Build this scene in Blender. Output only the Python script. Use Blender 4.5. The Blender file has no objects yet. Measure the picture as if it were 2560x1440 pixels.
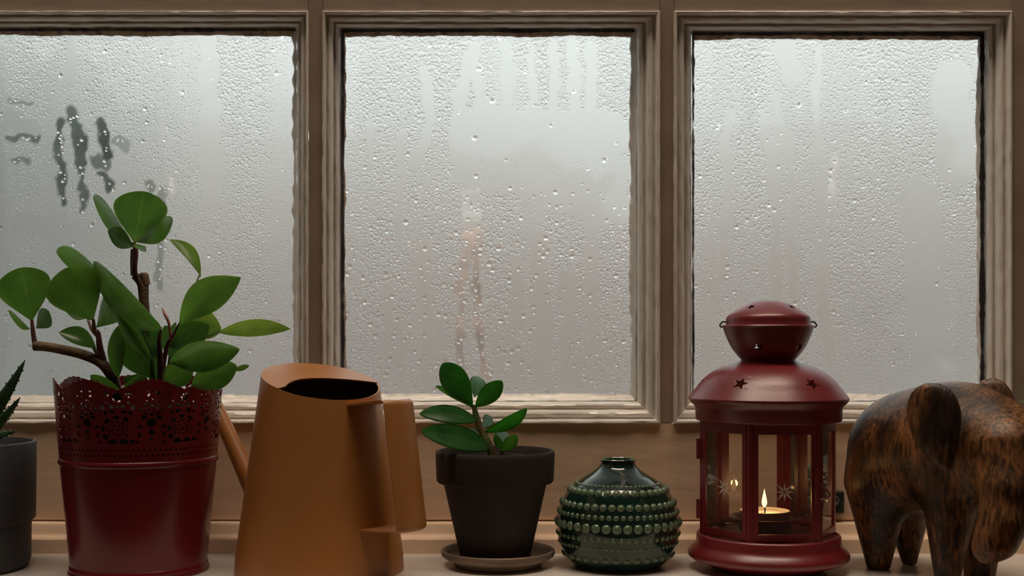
import bpy, bmesh, math, random
import numpy as np
from mathutils import Vector, Matrix, noise
from mathutils.geometry import delaunay_2d_cdt

# ------------------------------------------------------------------ camera, world, light
random.seed(7)
RNG = np.random.RandomState(11)
F, CX, HY, CAMZ = 2950.0, 1280.0, 862.0, 0.1773      # focal length in pixels, principal x, horizon y, eye height over the sill
scene = bpy.context.scene
COL = scene.collection

cam_d = bpy.data.cameras.new('camera')
cam = bpy.data.objects.new('camera', cam_d)
COL.objects.link(cam)
cam.location = (0, 0, CAMZ)
cam.rotation_euler = (math.pi / 2, 0, 0)
cam_d.sensor_width = 36.0
cam_d.lens = F / 2560 * 36.0
cam_d.shift_y = (HY - 720) / 2560
cam_d.clip_start = 0.01
cam_d.dof.use_dof = True
cam_d.dof.focus_distance = 0.935
cam_d.dof.aperture_fstop = 5.6
scene.camera = cam

SKY = 3.5
FILL = 23.0
CANDLE = 0.036
EXPOSURE = 0.36
world = bpy.data.worlds.new('overcast_sky')
scene.world = world
world.use_nodes = True
wn = world.node_tree
bg = wn.nodes['Background']
bg.inputs['Strength'].default_value = SKY
wtc = wn.nodes.new('ShaderNodeTexCoord')
wsp = wn.nodes.new('ShaderNodeSeparateXYZ')
wrp = wn.nodes.new('ShaderNodeValToRGB')
wn.links.new(wtc.outputs['Generated'], wsp.inputs[0])
wn.links.new(wsp.outputs['Z'], wrp.inputs['Fac'])
wn.links.new(wrp.outputs['Color'], bg.inputs['Color'])
# overcast sky: the zenith three times as bright as the horizon
wrp.color_ramp.elements[0].color = (0.305, 0.322, 0.322, 1)
wrp.color_ramp.elements[1].color = (0.90, 0.96, 0.99, 1)

scene.cycles.max_bounces = 6
scene.cycles.diffuse_bounces = 3
scene.cycles.use_adaptive_sampling = True
scene.cycles.adaptive_threshold = 0.04
scene.cycles.glossy_bounces = 3
scene.cycles.transmission_bounces = 5
scene.cycles.transparent_max_bounces = 12
scene.cycles.caustics_reflective = False

scene.view_settings.view_transform = 'Standard'
scene.view_settings.look = 'None'
scene.view_settings.exposure = EXPOSURE
scene.view_settings.gamma = 1.0
scene.view_settings.use_curve_mapping = False

# added fill light, out of view, above and a little in front of the sill
al = bpy.data.lights.new('fill_light', 'AREA')
al.shape = 'RECTANGLE'
al.size, al.size_y = 1.8, 0.42
al.energy = FILL
al.color = (1.0, 0.82, 0.65)
alo = bpy.data.objects.new('fill_light', al)
COL.objects.link(alo)
alo.location = (0.0, 0.60, 2.155)


# ------------------------------------------------------------------ helpers
def P(x, y, Y):
    return Vector(((x - CX) / F * Y, Y, CAMZ - (y - HY) / F * Y))


def S(px, Y):
    return px / F * Y


def root_of(o):
    while o.parent:
        o = o.parent
    return o


def mk(name, verts, faces, mat=None, parent=None, smooth=True, fmat=None, props=None):
    off = root_of(parent).location.copy() if parent else Vector((0, 0, 0))
    me = bpy.data.meshes.new(name)
    me.from_pydata([Vector(v) - off for v in verts], [], [tuple(int(i) for i in f) for f in faces])
    mats = mat if isinstance(mat, (list, tuple)) else [mat]
    for m in mats:
        if m:
            me.materials.append(m)
    if smooth:
        me.polygons.foreach_set('use_smooth', [True] * len(me.polygons))
    if fmat is not None:
        me.polygons.foreach_set('material_index', fmat)
    me.update()
    o = bpy.data.objects.new(name, me)
    COL.objects.link(o)
    if parent:
        o.parent = parent
    for k, v in (props or {}).items():
        o[k] = v
    return o


def thing(name, loc, label=None, cat=None, group=None, kind=None):
    o = bpy.data.objects.new(name, None)
    o.empty_display_size = 0.02
    COL.objects.link(o)
    o.location = loc
    tag(o, label, cat, group, kind)
    return o


def tag(o, label=None, cat=None, group=None, kind=None):
    for k, v in (('label', label), ('category', cat), ('group', group), ('kind', kind)):
        if v:
            o[k] = v
    return o


def solidify(o, t, offset=-1.0):
    m = o.modifiers.new('thickness', 'SOLIDIFY')
    m.thickness = t
    m.offset = offset
    return o


def split(o, deg=38):
    m = o.modifiers.new('crisp_edges', 'EDGE_SPLIT')
    m.split_angle = math.radians(deg)
    return o


def autosmooth(o, deg=40):
    me = o.data
    me.polygons.foreach_set('use_smooth', [True] * len(me.polygons))
    try:
        me.set_sharp_from_angle(angle=math.radians(deg))
    except Exception:
        pass
    return o


def bevel(o, w, seg=2):
    m = o.modifiers.new('bevel', 'BEVEL')
    m.width = w
    m.segments = seg
    m.limit_method = 'ANGLE'
    return o


def box_vf(a, b):
    x0, y0, z0 = a
    x1, y1, z1 = b
    v = [(x0, y0, z0), (x1, y0, z0), (x1, y1, z0), (x0, y1, z0), (x0, y0, z1), (x1, y0, z1), (x1, y1, z1), (x0, y1, z1)]
    f = [(0, 3, 2, 1), (4, 5, 6, 7), (0, 1, 5, 4), (1, 2, 6, 5), (2, 3, 7, 6), (3, 0, 4, 7)]
    return v, f


def box(name, a, b, mat, parent=None, bev=0.0):
    v, f = box_vf(a, b)
    o = mk(name, v, f, mat, parent, smooth=False)
    if bev:
        bevel(o, bev)
    return o


def join_vf(parts):
    V, Fc = [], []
    for v, f in parts:
        n = len(V)
        V += [tuple(p) for p in v]
        Fc += [tuple(i + n for i in q) for q in f]
    return V, Fc


def lathe_vf(prof, c, seg=64, cap0=False, cap1=False, a0=0.0):
    """prof: list of (r, z); c: centre (x, y, z0)"""
    V, Fc = [], []
    for r, z in prof:
        for k in range(seg):
            a = a0 + 2 * math.pi * k / seg
            V.append((c[0] + r * math.cos(a), c[1] + r * math.sin(a), c[2] + z))
    n = len(prof)
    for i in range(n - 1):
        for k in range(seg):
            k2 = (k + 1) % seg
            Fc.append((i * seg + k, i * seg + k2, (i + 1) * seg + k2, (i + 1) * seg + k))
    if cap0:
        Fc.append(tuple(range(seg - 1, -1, -1)))
    if cap1:
        Fc.append(tuple((n - 1) * seg + k for k in range(seg)))
    return V, Fc


def lathe(name, prof, c, mat, parent=None, seg=64, cap0=False, cap1=False, sharp=40):
    v, f = lathe_vf(prof, c, seg, cap0, cap1)
    o = mk(name, v, f, mat, parent)
    return autosmooth(o, sharp)


def smooth_prof(pts, n=6):
    """Catmull-Rom through (r, z) points"""
    out = []
    m = len(pts)
    for i in range(m - 1):
        p0, p1, p2, p3 = pts[max(i - 1, 0)], pts[i], pts[i + 1], pts[min(i + 2, m - 1)]
        for k in range(n):
            t = k / n
            q = []
            for d in range(len(p1)):
                q.append(0.5 * (2 * p1[d] + (p2[d] - p0[d]) * t + (2 * p0[d] - 5 * p1[d] + 4 * p2[d] - p3[d]) * t * t
                                + (-p0[d] + 3 * p1[d] - 3 * p2[d] + p3[d]) * t ** 3))
            out.append(tuple(q))
    out.append(tuple(pts[-1]))
    return out


def tube_vf(pts, rad, seg=10, cap=True):
    pts = [Vector(p) for p in pts]
    if not isinstance(rad, (list, tuple)):
        rad = [rad] * len(pts)
    V, Fc = [], []
    up = None
    for i, p in enumerate(pts):
        d = (pts[min(i + 1, len(pts) - 1)] - pts[max(i - 1, 0)]).normalized()
        if up is None:
            up = d.orthogonal().normalized()
        up = (up - d * up.dot(d)).normalized()
        w = d.cross(up)
        for k in range(seg):
            a = 2 * math.pi * k / seg
            V.append(p + (up * math.cos(a) + w * math.sin(a)) * rad[i])
    for i in range(len(pts) - 1):
        for k in range(seg):
            k2 = (k + 1) % seg
            Fc.append((i * seg + k, i * seg + k2, (i + 1) * seg + k2, (i + 1) * seg + k))
    if cap:
        Fc.append(tuple(range(seg - 1, -1, -1)))
        Fc.append(tuple((len(pts) - 1) * seg + k for k in range(seg)))
    return V, Fc


def tube(name, pts, rad, mat, parent=None, seg=10):
    v, f = tube_vf(pts, rad, seg)
    return autosmooth(mk(name, v, f, mat, parent), 60)


# ------------------------------------------------------------------ materials
def new_mat(name):
    m = bpy.data.materials.new(name)
    m.use_nodes = True
    nt = m.node_tree
    return m, nt, nt.nodes, nt.links


def simple(name, col, rough=0.5, spec=0.5, metal=0.0, var=0.0, vscale=20.0, vstretch=(1, 1, 1), bump=0.0, bscale=60.0,
           bstretch=(1, 1, 1), col2=None, lo=0.35, hi=0.65, coat=0.0):
    m, nt, N, L = new_mat(name)
    b = N['Principled BSDF']
    b.inputs['Base Color'].default_value = (*col, 1)
    b.inputs['Roughness'].default_value = rough
    b.inputs['Specular IOR Level'].default_value = spec
    b.inputs['Metallic'].default_value = metal
    b.inputs['Coat Weight'].default_value = coat
    tc = N.new('ShaderNodeTexCoord')
    if var or col2:
        mp = N.new('ShaderNodeMapping')
        mp.inputs['Scale'].default_value = vstretch
        nz = N.new('ShaderNodeTexNoise')
        nz.inputs['Scale'].default_value = vscale
        nz.inputs['Detail'].default_value = 4
        L.new(tc.outputs['Object'], mp.inputs[0])
        L.new(mp.outputs[0], nz.inputs['Vector'])
        rp = N.new('ShaderNodeValToRGB')
        rp.color_ramp.elements[0].position = lo
        rp.color_ramp.elements[1].position = hi
        c2 = col2 or tuple(c * (1 - var) for c in col)
        rp.color_ramp.elements[0].color = (*c2, 1)
        rp.color_ramp.elements[1].color = (*col, 1)
        L.new(nz.outputs['Fac'], rp.inputs['Fac'])
        L.new(rp.outputs['Color'], b.inputs['Base Color'])
    if bump:
        mp2 = N.new('ShaderNodeMapping')
        mp2.inputs['Scale'].default_value = bstretch
        nz2 = N.new('ShaderNodeTexNoise')
        nz2.inputs['Scale'].default_value = bscale
        nz2.inputs['Detail'].default_value = 3
        L.new(tc.outputs['Object'], mp2.inputs[0])
        L.new(mp2.outputs[0], nz2.inputs['Vector'])
        bp = N.new('ShaderNodeBump')
        bp.inputs['Strength'].default_value = 1.0
        bp.inputs['Distance'].default_value = bump
        L.new(nz2.outputs['Fac'], bp.inputs['Height'])
        L.new(bp.outputs[0], b.inputs['Normal'])
    return m


def leaf_mat(name, col, edge, trans, tw=0.45, rough=0.32, spec=0.5):
    """fleshy leaf: Principled + translucent, paler midrib, backlit rim painted as a pale margin (UV: u across, v along)"""
    m, nt, N, L = new_mat(name)
    b = N['Principled BSDF']
    b.inputs['Roughness'].default_value = rough
    b.inputs['Specular IOR Level'].default_value = spec
    uv = N.new('ShaderNodeUVMap')
    sp = N.new('ShaderNodeSeparateXYZ')
    L.new(uv.outputs[0], sp.inputs[0])
    a = N.new('ShaderNodeMath'); a.operation = 'SUBTRACT'; a.inputs[1].default_value = 0.5
    L.new(sp.outputs['X'], a.inputs[0])
    ab = N.new('ShaderNodeMath'); ab.operation = 'ABSOLUTE'
    L.new(a.outputs[0], ab.inputs[0])
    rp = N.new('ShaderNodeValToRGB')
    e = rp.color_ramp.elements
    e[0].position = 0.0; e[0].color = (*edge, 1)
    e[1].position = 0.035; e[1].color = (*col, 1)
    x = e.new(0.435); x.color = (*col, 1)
    x = e.new(0.485); x.color = (*edge, 1)  # glow of the backlit rim put into the margin colour
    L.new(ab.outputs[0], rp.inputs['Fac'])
    tc = N.new('ShaderNodeTexCoord')
    nz = N.new('ShaderNodeTexNoise'); nz.inputs['Scale'].default_value = 60; nz.inputs['Detail'].default_value = 4
    L.new(tc.outputs['Object'], nz.inputs['Vector'])
    mx = N.new('ShaderNodeMix'); mx.data_type = 'RGBA'; mx.blend_type = 'MULTIPLY'
    rr = N.new('ShaderNodeValToRGB')
    rr.color_ramp.elements[0].position = 0.3; rr.color_ramp.elements[0].color = (0.65, 0.7, 0.7, 1)
    rr.color_ramp.elements[1].position = 0.7; rr.color_ramp.elements[1].color = (1.15, 1.1, 1.0, 1)
    L.new(nz.outputs['Fac'], rr.inputs['Fac'])
    mx.inputs['Factor'].default_value = 1.0
    L.new(rp.outputs['Color'], mx.inputs['A'])
    L.new(rr.outputs['Color'], mx.inputs['B'])
    L.new(mx.outputs['Result'], b.inputs['Base Color'])
    t = N.new('ShaderNodeBsdfTranslucent')
    mt = N.new('ShaderNodeMix'); mt.data_type = 'RGBA'; mt.blend_type = 'MULTIPLY'; mt.inputs['Factor'].default_value = 1.0
    L.new(rr.outputs['Color'], mt.inputs['A'])
    mt.inputs['B'].default_value = (*trans, 1)
    L.new(mt.outputs['Result'], t.inputs['Color'])
    ms = N.new('ShaderNodeMixShader')
    ms.inputs[0].default_value = tw
    L.new(b.outputs[0], ms.inputs[1])
    L.new(t.outputs[0], ms.inputs[2])
    L.new(ms.outputs[0], N['Material Output'].inputs['Surface'])
    return m


def clear_glass(name, tint=(1, 1, 1), dirt=0.0, ior=1.5, rough=0.0, dirtcol=(0.5, 0.45, 0.4)):
    m, nt, N, L = new_mat(name)
    tr = N.new('ShaderNodeBsdfTransparent'); tr.inputs['Color'].default_value = (*tint, 1)
    gl = N.new('ShaderNodeBsdfGlossy'); gl.inputs['Roughness'].default_value = rough
    fr = N.new('ShaderNodeFresnel'); fr.inputs['IOR'].default_value = ior
    ms = N.new('ShaderNodeMixShader')
    L.new(fr.outputs[0], ms.inputs[0]); L.new(tr.outputs[0], ms.inputs[1]); L.new(gl.outputs[0], ms.inputs[2])
    out = ms
    if dirt:
        df = N.new('ShaderNodeBsdfDiffuse'); df.inputs['Color'].default_value = (*dirtcol, 1)
        tc = N.new('ShaderNodeTexCoord')
        nz = N.new('ShaderNodeTexNoise'); nz.inputs['Scale'].default_value = 45; nz.inputs['Detail'].default_value = 9
        nz.inputs['Roughness'].default_value = 0.7
        L.new(tc.outputs['Object'], nz.inputs['Vector'])
        mr = N.new('ShaderNodeMapRange')
        mr.inputs[1].default_value = 0.4; mr.inputs[2].default_value = 0.75
        mr.inputs[3].default_value = dirt * 0.3; mr.inputs[4].default_value = dirt
        L.new(nz.outputs['Fac'], mr.inputs[0])
        m2 = N.new('ShaderNodeMixShader')
        L.new(mr.outputs[0], m2.inputs[0]); L.new(ms.outputs[0], m2.inputs[1]); L.new(df.outputs[0], m2.inputs[2])
        out = m2
    L.new(out.outputs[0], N['Material Output'].inputs['Surface'])
    return m


FOGOP, FOGREF = 1.0, 0.38


def film_mat():
    """condensation: fog scatters the daylight through, the beads bend it up or down"""
    m, nt, N, L = new_mat('condensation')

    def math_(op, a=None, b=None, c=None):
        n = N.new('ShaderNodeMath'); n.operation = op
        for i, v in enumerate((a, b, c)):
            if v is None:
                continue
            if isinstance(v, (int, float)):
                n.inputs[i].default_value = v
            else:
                L.new(v, n.inputs[i])
        return n.outputs[0]
    tc = N.new('ShaderNodeTexCoord')
    sp = N.new('ShaderNodeSeparateXYZ'); L.new(tc.outputs['Object'], sp.inputs[0])
    cb = N.new('ShaderNodeCombineXYZ'); L.new(sp.outputs['X'], cb.inputs[0]); L.new(sp.outputs['Z'], cb.inputs[1])
    fog = N.new('ShaderNodeAttribute'); fog.attribute_name = 'fog'
    bead = N.new('ShaderNodeAttribute'); bead.attribute_name = 'bead'
    hs = []
    for sc, rmin, rvar, k in ((330.0, 0.22, 0.40, 1.0), (600.0, 0.22, 0.36, 1.0)):
        vo = N.new('ShaderNodeTexVoronoi'); vo.voronoi_dimensions = '2D'; vo.feature = 'F1'
        vo.inputs['Scale'].default_value = sc; vo.inputs['Randomness'].default_value = 0.95
        L.new(cb.outputs[0], vo.inputs['Vector'])
        sr = N.new('ShaderNodeSeparateColor'); L.new(vo.outputs['Color'], sr.inputs[0])
        r = math_('MULTIPLY', math_('MULTIPLY_ADD', sr.outputs[0], rvar, rmin), bead.outputs['Fac'])
        d2 = math_('MULTIPLY', vo.outputs['Distance'], vo.outputs['Distance'])
        h = math_('SQRT', math_('MAXIMUM', math_('SUBTRACT', math_('MULTIPLY', r, r), d2), 0.0))
        hs.append(math_('MULTIPLY', h, k / sc))
    hh = math_('MAXIMUM', hs[0], hs[1])
    nz = N.new('ShaderNodeTexNoise'); nz.inputs['Scale'].default_value = 9; nz.inputs['Detail'].default_value = 3
    bp = N.new('ShaderNodeBump'); bp.inputs['Strength'].default_value = 1.0; bp.inputs['Distance'].default_value = 1.15
    L.new(hh, bp.inputs['Height'])
    tl = N.new('ShaderNodeBsdfTranslucent'); tl.inputs['Color'].default_value = (0.94, 0.915, 0.885, 1)
    L.new(bp.outputs[0], tl.inputs['Normal'])
    bpn = bp
    tr = N.new('ShaderNodeBsdfTransparent')
    rf = N.new('ShaderNodeBsdfRefraction'); rf.inputs['IOR'].default_value = 1.2; rf.inputs['Roughness'].default_value = 0.72
    rf.inputs['Color'].default_value = (0.95, 0.935, 0.91, 1)
    L.new(bpn.outputs[0], rf.inputs['Normal'])
    mf = N.new('ShaderNodeMixShader'); mf.inputs[0].default_value = FOGREF
    L.new(tl.outputs[0], mf.inputs[1]); L.new(rf.outputs[0], mf.inputs[2])
    fg2 = math_('MULTIPLY', fog.outputs['Fac'], FOGOP)
    ms = N.new('ShaderNodeMixShader')
    L.new(fg2, ms.inputs[0]); L.new(tr.outputs[0], ms.inputs[1]); L.new(mf.outputs[0], ms.inputs[2])
    gl = N.new('ShaderNodeBsdfGlossy'); gl.inputs['Roughness'].default_value = 0.15
    L.new(bp.outputs[0], gl.inputs['Normal'])
    m2 = N.new('ShaderNodeMixShader'); m2.inputs[0].default_value = 0.03
    L.new(ms.outputs[0], m2.inputs[1]); L.new(gl.outputs[0], m2.inputs[2])
    L.new(m2.outputs[0], N['Material Output'].inputs['Surface'])
    return m


def drop_mat():
    m, nt, N, L = new_mat('water_drop')
    rf = N.new('ShaderNodeBsdfRefraction'); rf.inputs['IOR'].default_value = 1.33; rf.inputs['Roughness'].default_value = 0.02
    tl = N.new('ShaderNodeBsdfTranslucent'); tl.inputs['Color'].default_value = (0.95, 0.95, 0.93, 1)
    gl = N.new('ShaderNodeBsdfGlossy'); gl.inputs['Roughness'].default_value = 0.03
    ms = N.new('ShaderNodeMixShader'); ms.inputs[0].default_value = 0.25
    L.new(rf.outputs[0], ms.inputs[1]); L.new(tl.outputs[0], ms.inputs[2])
    m2 = N.new('ShaderNodeMixShader'); m2.inputs[0].default_value = 0.04
    L.new(ms.outputs[0], m2.inputs[1]); L.new(gl.outputs[0], m2.inputs[2])
    L.new(m2.outputs[0], N['Material Output'].inputs['Surface'])
    return m


def wood_mat():
    m, nt, N, L = new_mat('carved_wood')
    b = N['Principled BSDF']
    tc = N.new('ShaderNodeTexCoord')
    mp = N.new('ShaderNodeMapping'); mp.inputs['Scale'].default_value = (1.0, 1.0, 0.16)
    mp.inputs['Rotation'].default_value = (0.12, -0.1, 0)
    L.new(tc.outputs['Object'], mp.inputs[0])
    n1 = N.new('ShaderNodeTexNoise'); n1.inputs['Scale'].default_value = 420; n1.inputs['Detail'].default_value = 7
    n1.inputs['Distortion'].default_value = 0.8
    L.new(mp.outputs[0], n1.inputs['Vector'])
    r1 = N.new('ShaderNodeValToRGB')
    e = r1.color_ramp.elements
    e[0].position = 0.36; e[0].color = (0.040, 0.016, 0.007, 1)
    e[1].position = 0.64; e[1].color = (0.38, 0.165, 0.055, 1)
    L.new(n1.outputs['Fac'], r1.inputs['Fac'])
    n2 = N.new('ShaderNodeTexNoise'); n2.inputs['Scale'].default_value = 32; n2.inputs['Detail'].default_value = 5
    mp2 = N.new('ShaderNodeMapping'); mp2.inputs['Scale'].default_value = (1.0, 1.0, 0.55)
    L.new(tc.outputs['Object'], mp2.inputs[0]); L.new(mp2.outputs[0], n2.inputs['Vector'])
    r2 = N.new('ShaderNodeValToRGB')
    r2.color_ramp.elements[0].position = 0.40; r2.color_ramp.elements[0].color = (0.10, 0.085, 0.085, 1)
    r2.color_ramp.elements[1].position = 0.62; r2.color_ramp.elements[1].color = (1, 1, 1, 1)
    L.new(n2.outputs['Fac'], r2.inputs['Fac'])
    mx = N.new('ShaderNodeMix'); mx.data_type = 'RGBA'; mx.blend_type = 'MULTIPLY'; mx.inputs['Factor'].default_value = 1
    L.new(r1.outputs['Color'], mx.inputs['A']); L.new(r2.outputs['Color'], mx.inputs['B'])
    L.new(mx.outputs['Result'], b.inputs['Base Color'])
    b.inputs['Roughness'].default_value = 0.42
    bp = N.new('ShaderNodeBump'); bp.inputs['Distance'].default_value = 0.0006; bp.inputs['Strength'].default_value = 0.8
    L.new(n1.outputs['Fac'], bp.inputs['Height']); L.new(bp.outputs[0], b.inputs['Normal'])
    return m


def emit(name, col, st):
    m, nt, N, L = new_mat(name)
    e = N.new('ShaderNodeEmission')
    e.inputs['Color'].default_value = (*col, 1)
    e.inputs['Strength'].default_value = st
    L.new(e.outputs[0], N['Material Output'].inputs['Surface'])
    return m


PAINT_GLOW = simple('cream_paint_glow', (0.84, 0.62, 0.44), rough=0.42, spec=0.4, var=0.12, vscale=14, bump=0.0005, bscale=70, bstretch=(0.25, 1, 1.0))  # warm bounce glow mixed into the rail and ledge colour
PAINT_V_SHADE = simple('cream_paint_vertical_shade', (0.40, 0.31, 0.24), rough=0.42, spec=0.4, var=0.22, vscale=14, bump=0.0010, bscale=80, bstretch=(1, 1, 0.12))  # same paint darkened, shade on the uprights put into the colour
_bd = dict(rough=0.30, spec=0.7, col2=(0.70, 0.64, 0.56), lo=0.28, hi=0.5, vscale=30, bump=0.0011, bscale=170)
PAINT_T_SHADE = simple('cream_paint_transom_shade', (0.40, 0.315, 0.25), rough=0.42, spec=0.4, var=0.12, vscale=14, bump=0.0005, bscale=70, bstretch=(0.25, 1, 1.0))  # same paint again, darkened to carry the shade on the transoms
BEADM = simple('cream_bead_paint', (0.88, 0.84, 0.78), vstretch=(.3, 1, 1), bstretch=(.1, 1, 1), **_bd)
BEADM_V = simple('cream_bead_paint_vertical', (0.88, 0.84, 0.78), vstretch=(1, 1, .3), bstretch=(1, 1, .1), **_bd)
SILLM = simple('sill_paint', (0.78, 0.73, 0.67), rough=0.3, spec=0.5, var=0.18, vscale=10, bump=0.0004, bscale=50)
PUTTY = simple('old_putty', (0.52, 0.38, 0.27), rough=0.7, col2=(0.16, 0.10, 0.07), lo=0.32, hi=0.5, vscale=160, bump=0.002, bscale=200)
MOULD = simple('black_mould', (0.018, 0.015, 0.014), rough=0.9, col2=(0.09, 0.06, 0.04), lo=0.2, hi=0.42, vscale=180)
PLASTER = simple('room_plaster', (0.20, 0.17, 0.14), rough=0.8)
FLOORM = simple('floor_wood', (0.28, 0.17, 0.09), rough=0.5, var=0.4, vscale=6, vstretch=(8, 1, 1))
FILM = film_mat()
DROP = drop_mat()
PANE = clear_glass('window_glass', (0.97, 0.99, 0.98))
REDPOT = simple('red_enamel', (0.165, 0.010, 0.015), rough=0.26, spec=0.5, var=0.15, vscale=25, bump=0.00004, bscale=220)
REDLAN = simple('red_lacquer', (0.20, 0.014, 0.019), rough=0.36, spec=0.85, var=0.2, vscale=30, bump=0.00006, bscale=300)
ORANGE = simple('mustard_metal', (0.43, 0.172, 0.040), rough=0.40, spec=0.8, var=0.1, vscale=12, bump=0.00004, bscale=400)
CANIN = simple('dark_can_interior', (0.10, 0.04, 0.02), rough=0.6)
CLAY = simple('dark_clay', (0.055, 0.042, 0.036), rough=0.85, spec=0.25, var=0.35, vscale=18, bump=0.0003, bscale=260)
SAUCER = simple('grey_brown_clay', (0.30, 0.22, 0.165), rough=0.8, spec=0.25, var=0.35, vscale=30, vstretch=(1, 1, 6), bump=0.0006, bscale=160, bstretch=(0.15, 0.15, 3))
SOIL = simple('potting_soil', (0.028, 0.018, 0.012), rough=0.95, var=0.6, vscale=220, bump=0.004, bscale=300)
GREYPOT = simple('grey_stoneware', (0.07, 0.07, 0.075), rough=0.6, spec=0.35, var=0.15, vscale=200, bump=0.00008, bscale=600)
GLAZE = simple('green_glaze', (0.010, 0.040, 0.028), rough=0.10, spec=0.6, var=0.6, vscale=14, coat=0.4)
GLAZEP = simple('pale_green_glaze', (0.16, 0.22, 0.13), rough=0.14, spec=0.55, col2=(0.05, 0.10, 0.06), lo=0.3, hi=0.6, vscale=220)
WOOD = wood_mat()
BARK = simple('stem_bark', (0.17, 0.105, 0.05), rough=0.7, col2=(0.05, 0.03, 0.02), vscale=120, vstretch=(1, 1, 0.4), bump=0.001, bscale=200)
REDSTEM = simple('red_stem', (0.15, 0.045, 0.035), rough=0.5, col2=(0.05, 0.02, 0.02), vscale=90)
GREENSTEM = simple('green_stem', (0.14, 0.19, 0.05), rough=0.5, col2=(0.10, 0.06, 0.03), vscale=80)
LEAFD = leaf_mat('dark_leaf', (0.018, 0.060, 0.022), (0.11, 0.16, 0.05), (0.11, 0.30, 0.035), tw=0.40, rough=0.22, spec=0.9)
LEAFM = leaf_mat('mid_leaf', (0.035, 0.105, 0.025), (0.17, 0.25, 0.07), (0.16, 0.36, 0.045), tw=0.50, rough=0.30, spec=0.7)
LEAFL = leaf_mat('light_leaf', (0.08, 0.16, 0.03), (0.22, 0.30, 0.09), (0.28, 0.45, 0.06), tw=0.55, rough=0.36)
JADE = leaf_mat('jade_leaf', (0.045, 0.16, 0.05), (0.14, 0.22, 0.08), (0.22, 0.62, 0.12), tw=0.45, rough=0.34)
JADEL = leaf_mat('jade_leaf_young', (0.11, 0.25, 0.07), (0.18, 0.28, 0.09), (0.35, 0.7, 0.15), tw=0.5, rough=0.34)
ALOE = simple('aloe_leaf', (0.022, 0.085, 0.032), rough=0.36, col2=(0.05, 0.14, 0.06), vscale=120)
BLACKM = simple('black_metal', (0.018, 0.019, 0.018), rough=0.45, col2=(0.05, 0.05, 0.045), vscale=60)
STEEL = simple('dull_steel', (0.55, 0.56, 0.54), rough=0.35, metal=1.0)
LGLASS = clear_glass('lantern_glass', (0.95, 0.94, 0.92), dirt=0.09)
ETCH = simple('etched_glass', (0.72, 0.66, 0.58), rough=0.5)
WAX = simple('white_wax', (0.88, 0.84, 0.78), rough=0.45)
TIN = simple('tealight_cup', (0.70, 0.66, 0.62), rough=0.35)
WICK = simple('charred_wick', (0.02, 0.015, 0.01), rough=0.9)
FLAME = emit('flame', (1.0, 0.60, 0.25), 2.6)
LAWN = simple('gravel_yard', (0.36, 0.33, 0.30), rough=0.9, col2=(0.29, 0.26, 0.235), vscale=2.5)
HEDGE = simple('brown_hedge', (0.30, 0.175, 0.13), rough=0.9, col2=(0.12, 0.075, 0.055), vscale=9)
CONIFER = simple('dark_conifer', (0.022, 0.034, 0.020), rough=0.9, col2=(0.008, 0.012, 0.008), vscale=9)

# ------------------------------------------------------------------ the room
RX0, RX1, RY0, RZ0, RZ1 = -1.5, 1.5, -2.0, -0.85, 2.2
YW = 1.02                # face of the window frame
YG = 1.043               # inner face of the glass
tag(box('floor', (RX0, RY0, RZ0 - 0.05), (RX1, 1.1, RZ0), FLOORM), kind='structure')
tag(box('ceiling', (RX0, RY0, RZ1), (RX1, 1.1, RZ1 + 0.05), PLASTER), kind='structure')
tag(box('wall_left', (RX0 - 0.05, RY0, RZ0), (RX0, 1.1, RZ1), PLASTER), kind='structure')
tag(box('wall_right', (RX1, RY0, RZ0), (RX1 + 0.05, 1.1, RZ1), PLASTER), kind='structure')
tag(box('wall_back', (RX0, RY0 - 0.05, RZ0), (RX1, RY0, RZ1), PLASTER), kind='structure')
added_fill = thing('fill_panel', (0, .60, RZ1), 'added fill light housing above the window sill, out of view', 'added_fill')  # made-up housing for the added fill light
box('housing', (-.92, .36, 2.162), (.92, .84, RZ1), simple('fill_panel_white', (.8, .8, .78)), added_fill, .004)

# frame geometry in world metres
def XW(x): return (x - CX) / F * YW
def ZW(y): return CAMZ - (y - HY) / F * YW
OPEN = [(XW(-72), XW(770)), (XW(808), XW(1648)), (XW(1686), XW(2527))]
ZB, ZT = ZW(1057), ZW(30)
ZB2, ZT2 = ZT + 0.055, ZT + 0.055 + (ZT - ZB)
XL, XR = OPEN[0][0] - 0.06, OPEN[2][1] + 0.07
ZRAIL = 0.0262
ZTOP = ZT2 + 0.06
v, f = join_vf([box_vf((RX0, YW - 0.004, RZ0), (XL, 1.1, RZ1)), box_vf((XR, YW - 0.004, RZ0), (RX1, 1.1, RZ1)),
                box_vf((XL, YW - 0.004, ZTOP), (XR, 1.1, RZ1)), box_vf((XL, 1.0, RZ0), (XR, 1.1, -0.042)), box_vf((XL, 1.032, -0.001), (XR, 1.1, ZRAIL + 0.002))])
tag(mk('wall_front', v, f, PLASTER, smooth=False), kind='structure')

# sill board
o = tag(box('window_sill', (-1.2, 0.81, -0.04), (1.2, 1.1, 0.0), SILLM), kind='structure',
        label='cream painted window sill the pots and ornaments stand on')
bevel(o, 0.006, 3)

# stepped ledge under the bottom rail
def wob(x, s, a):
    return a * noise.noise(Vector((x * s, 3.1, 7.7)))

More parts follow.
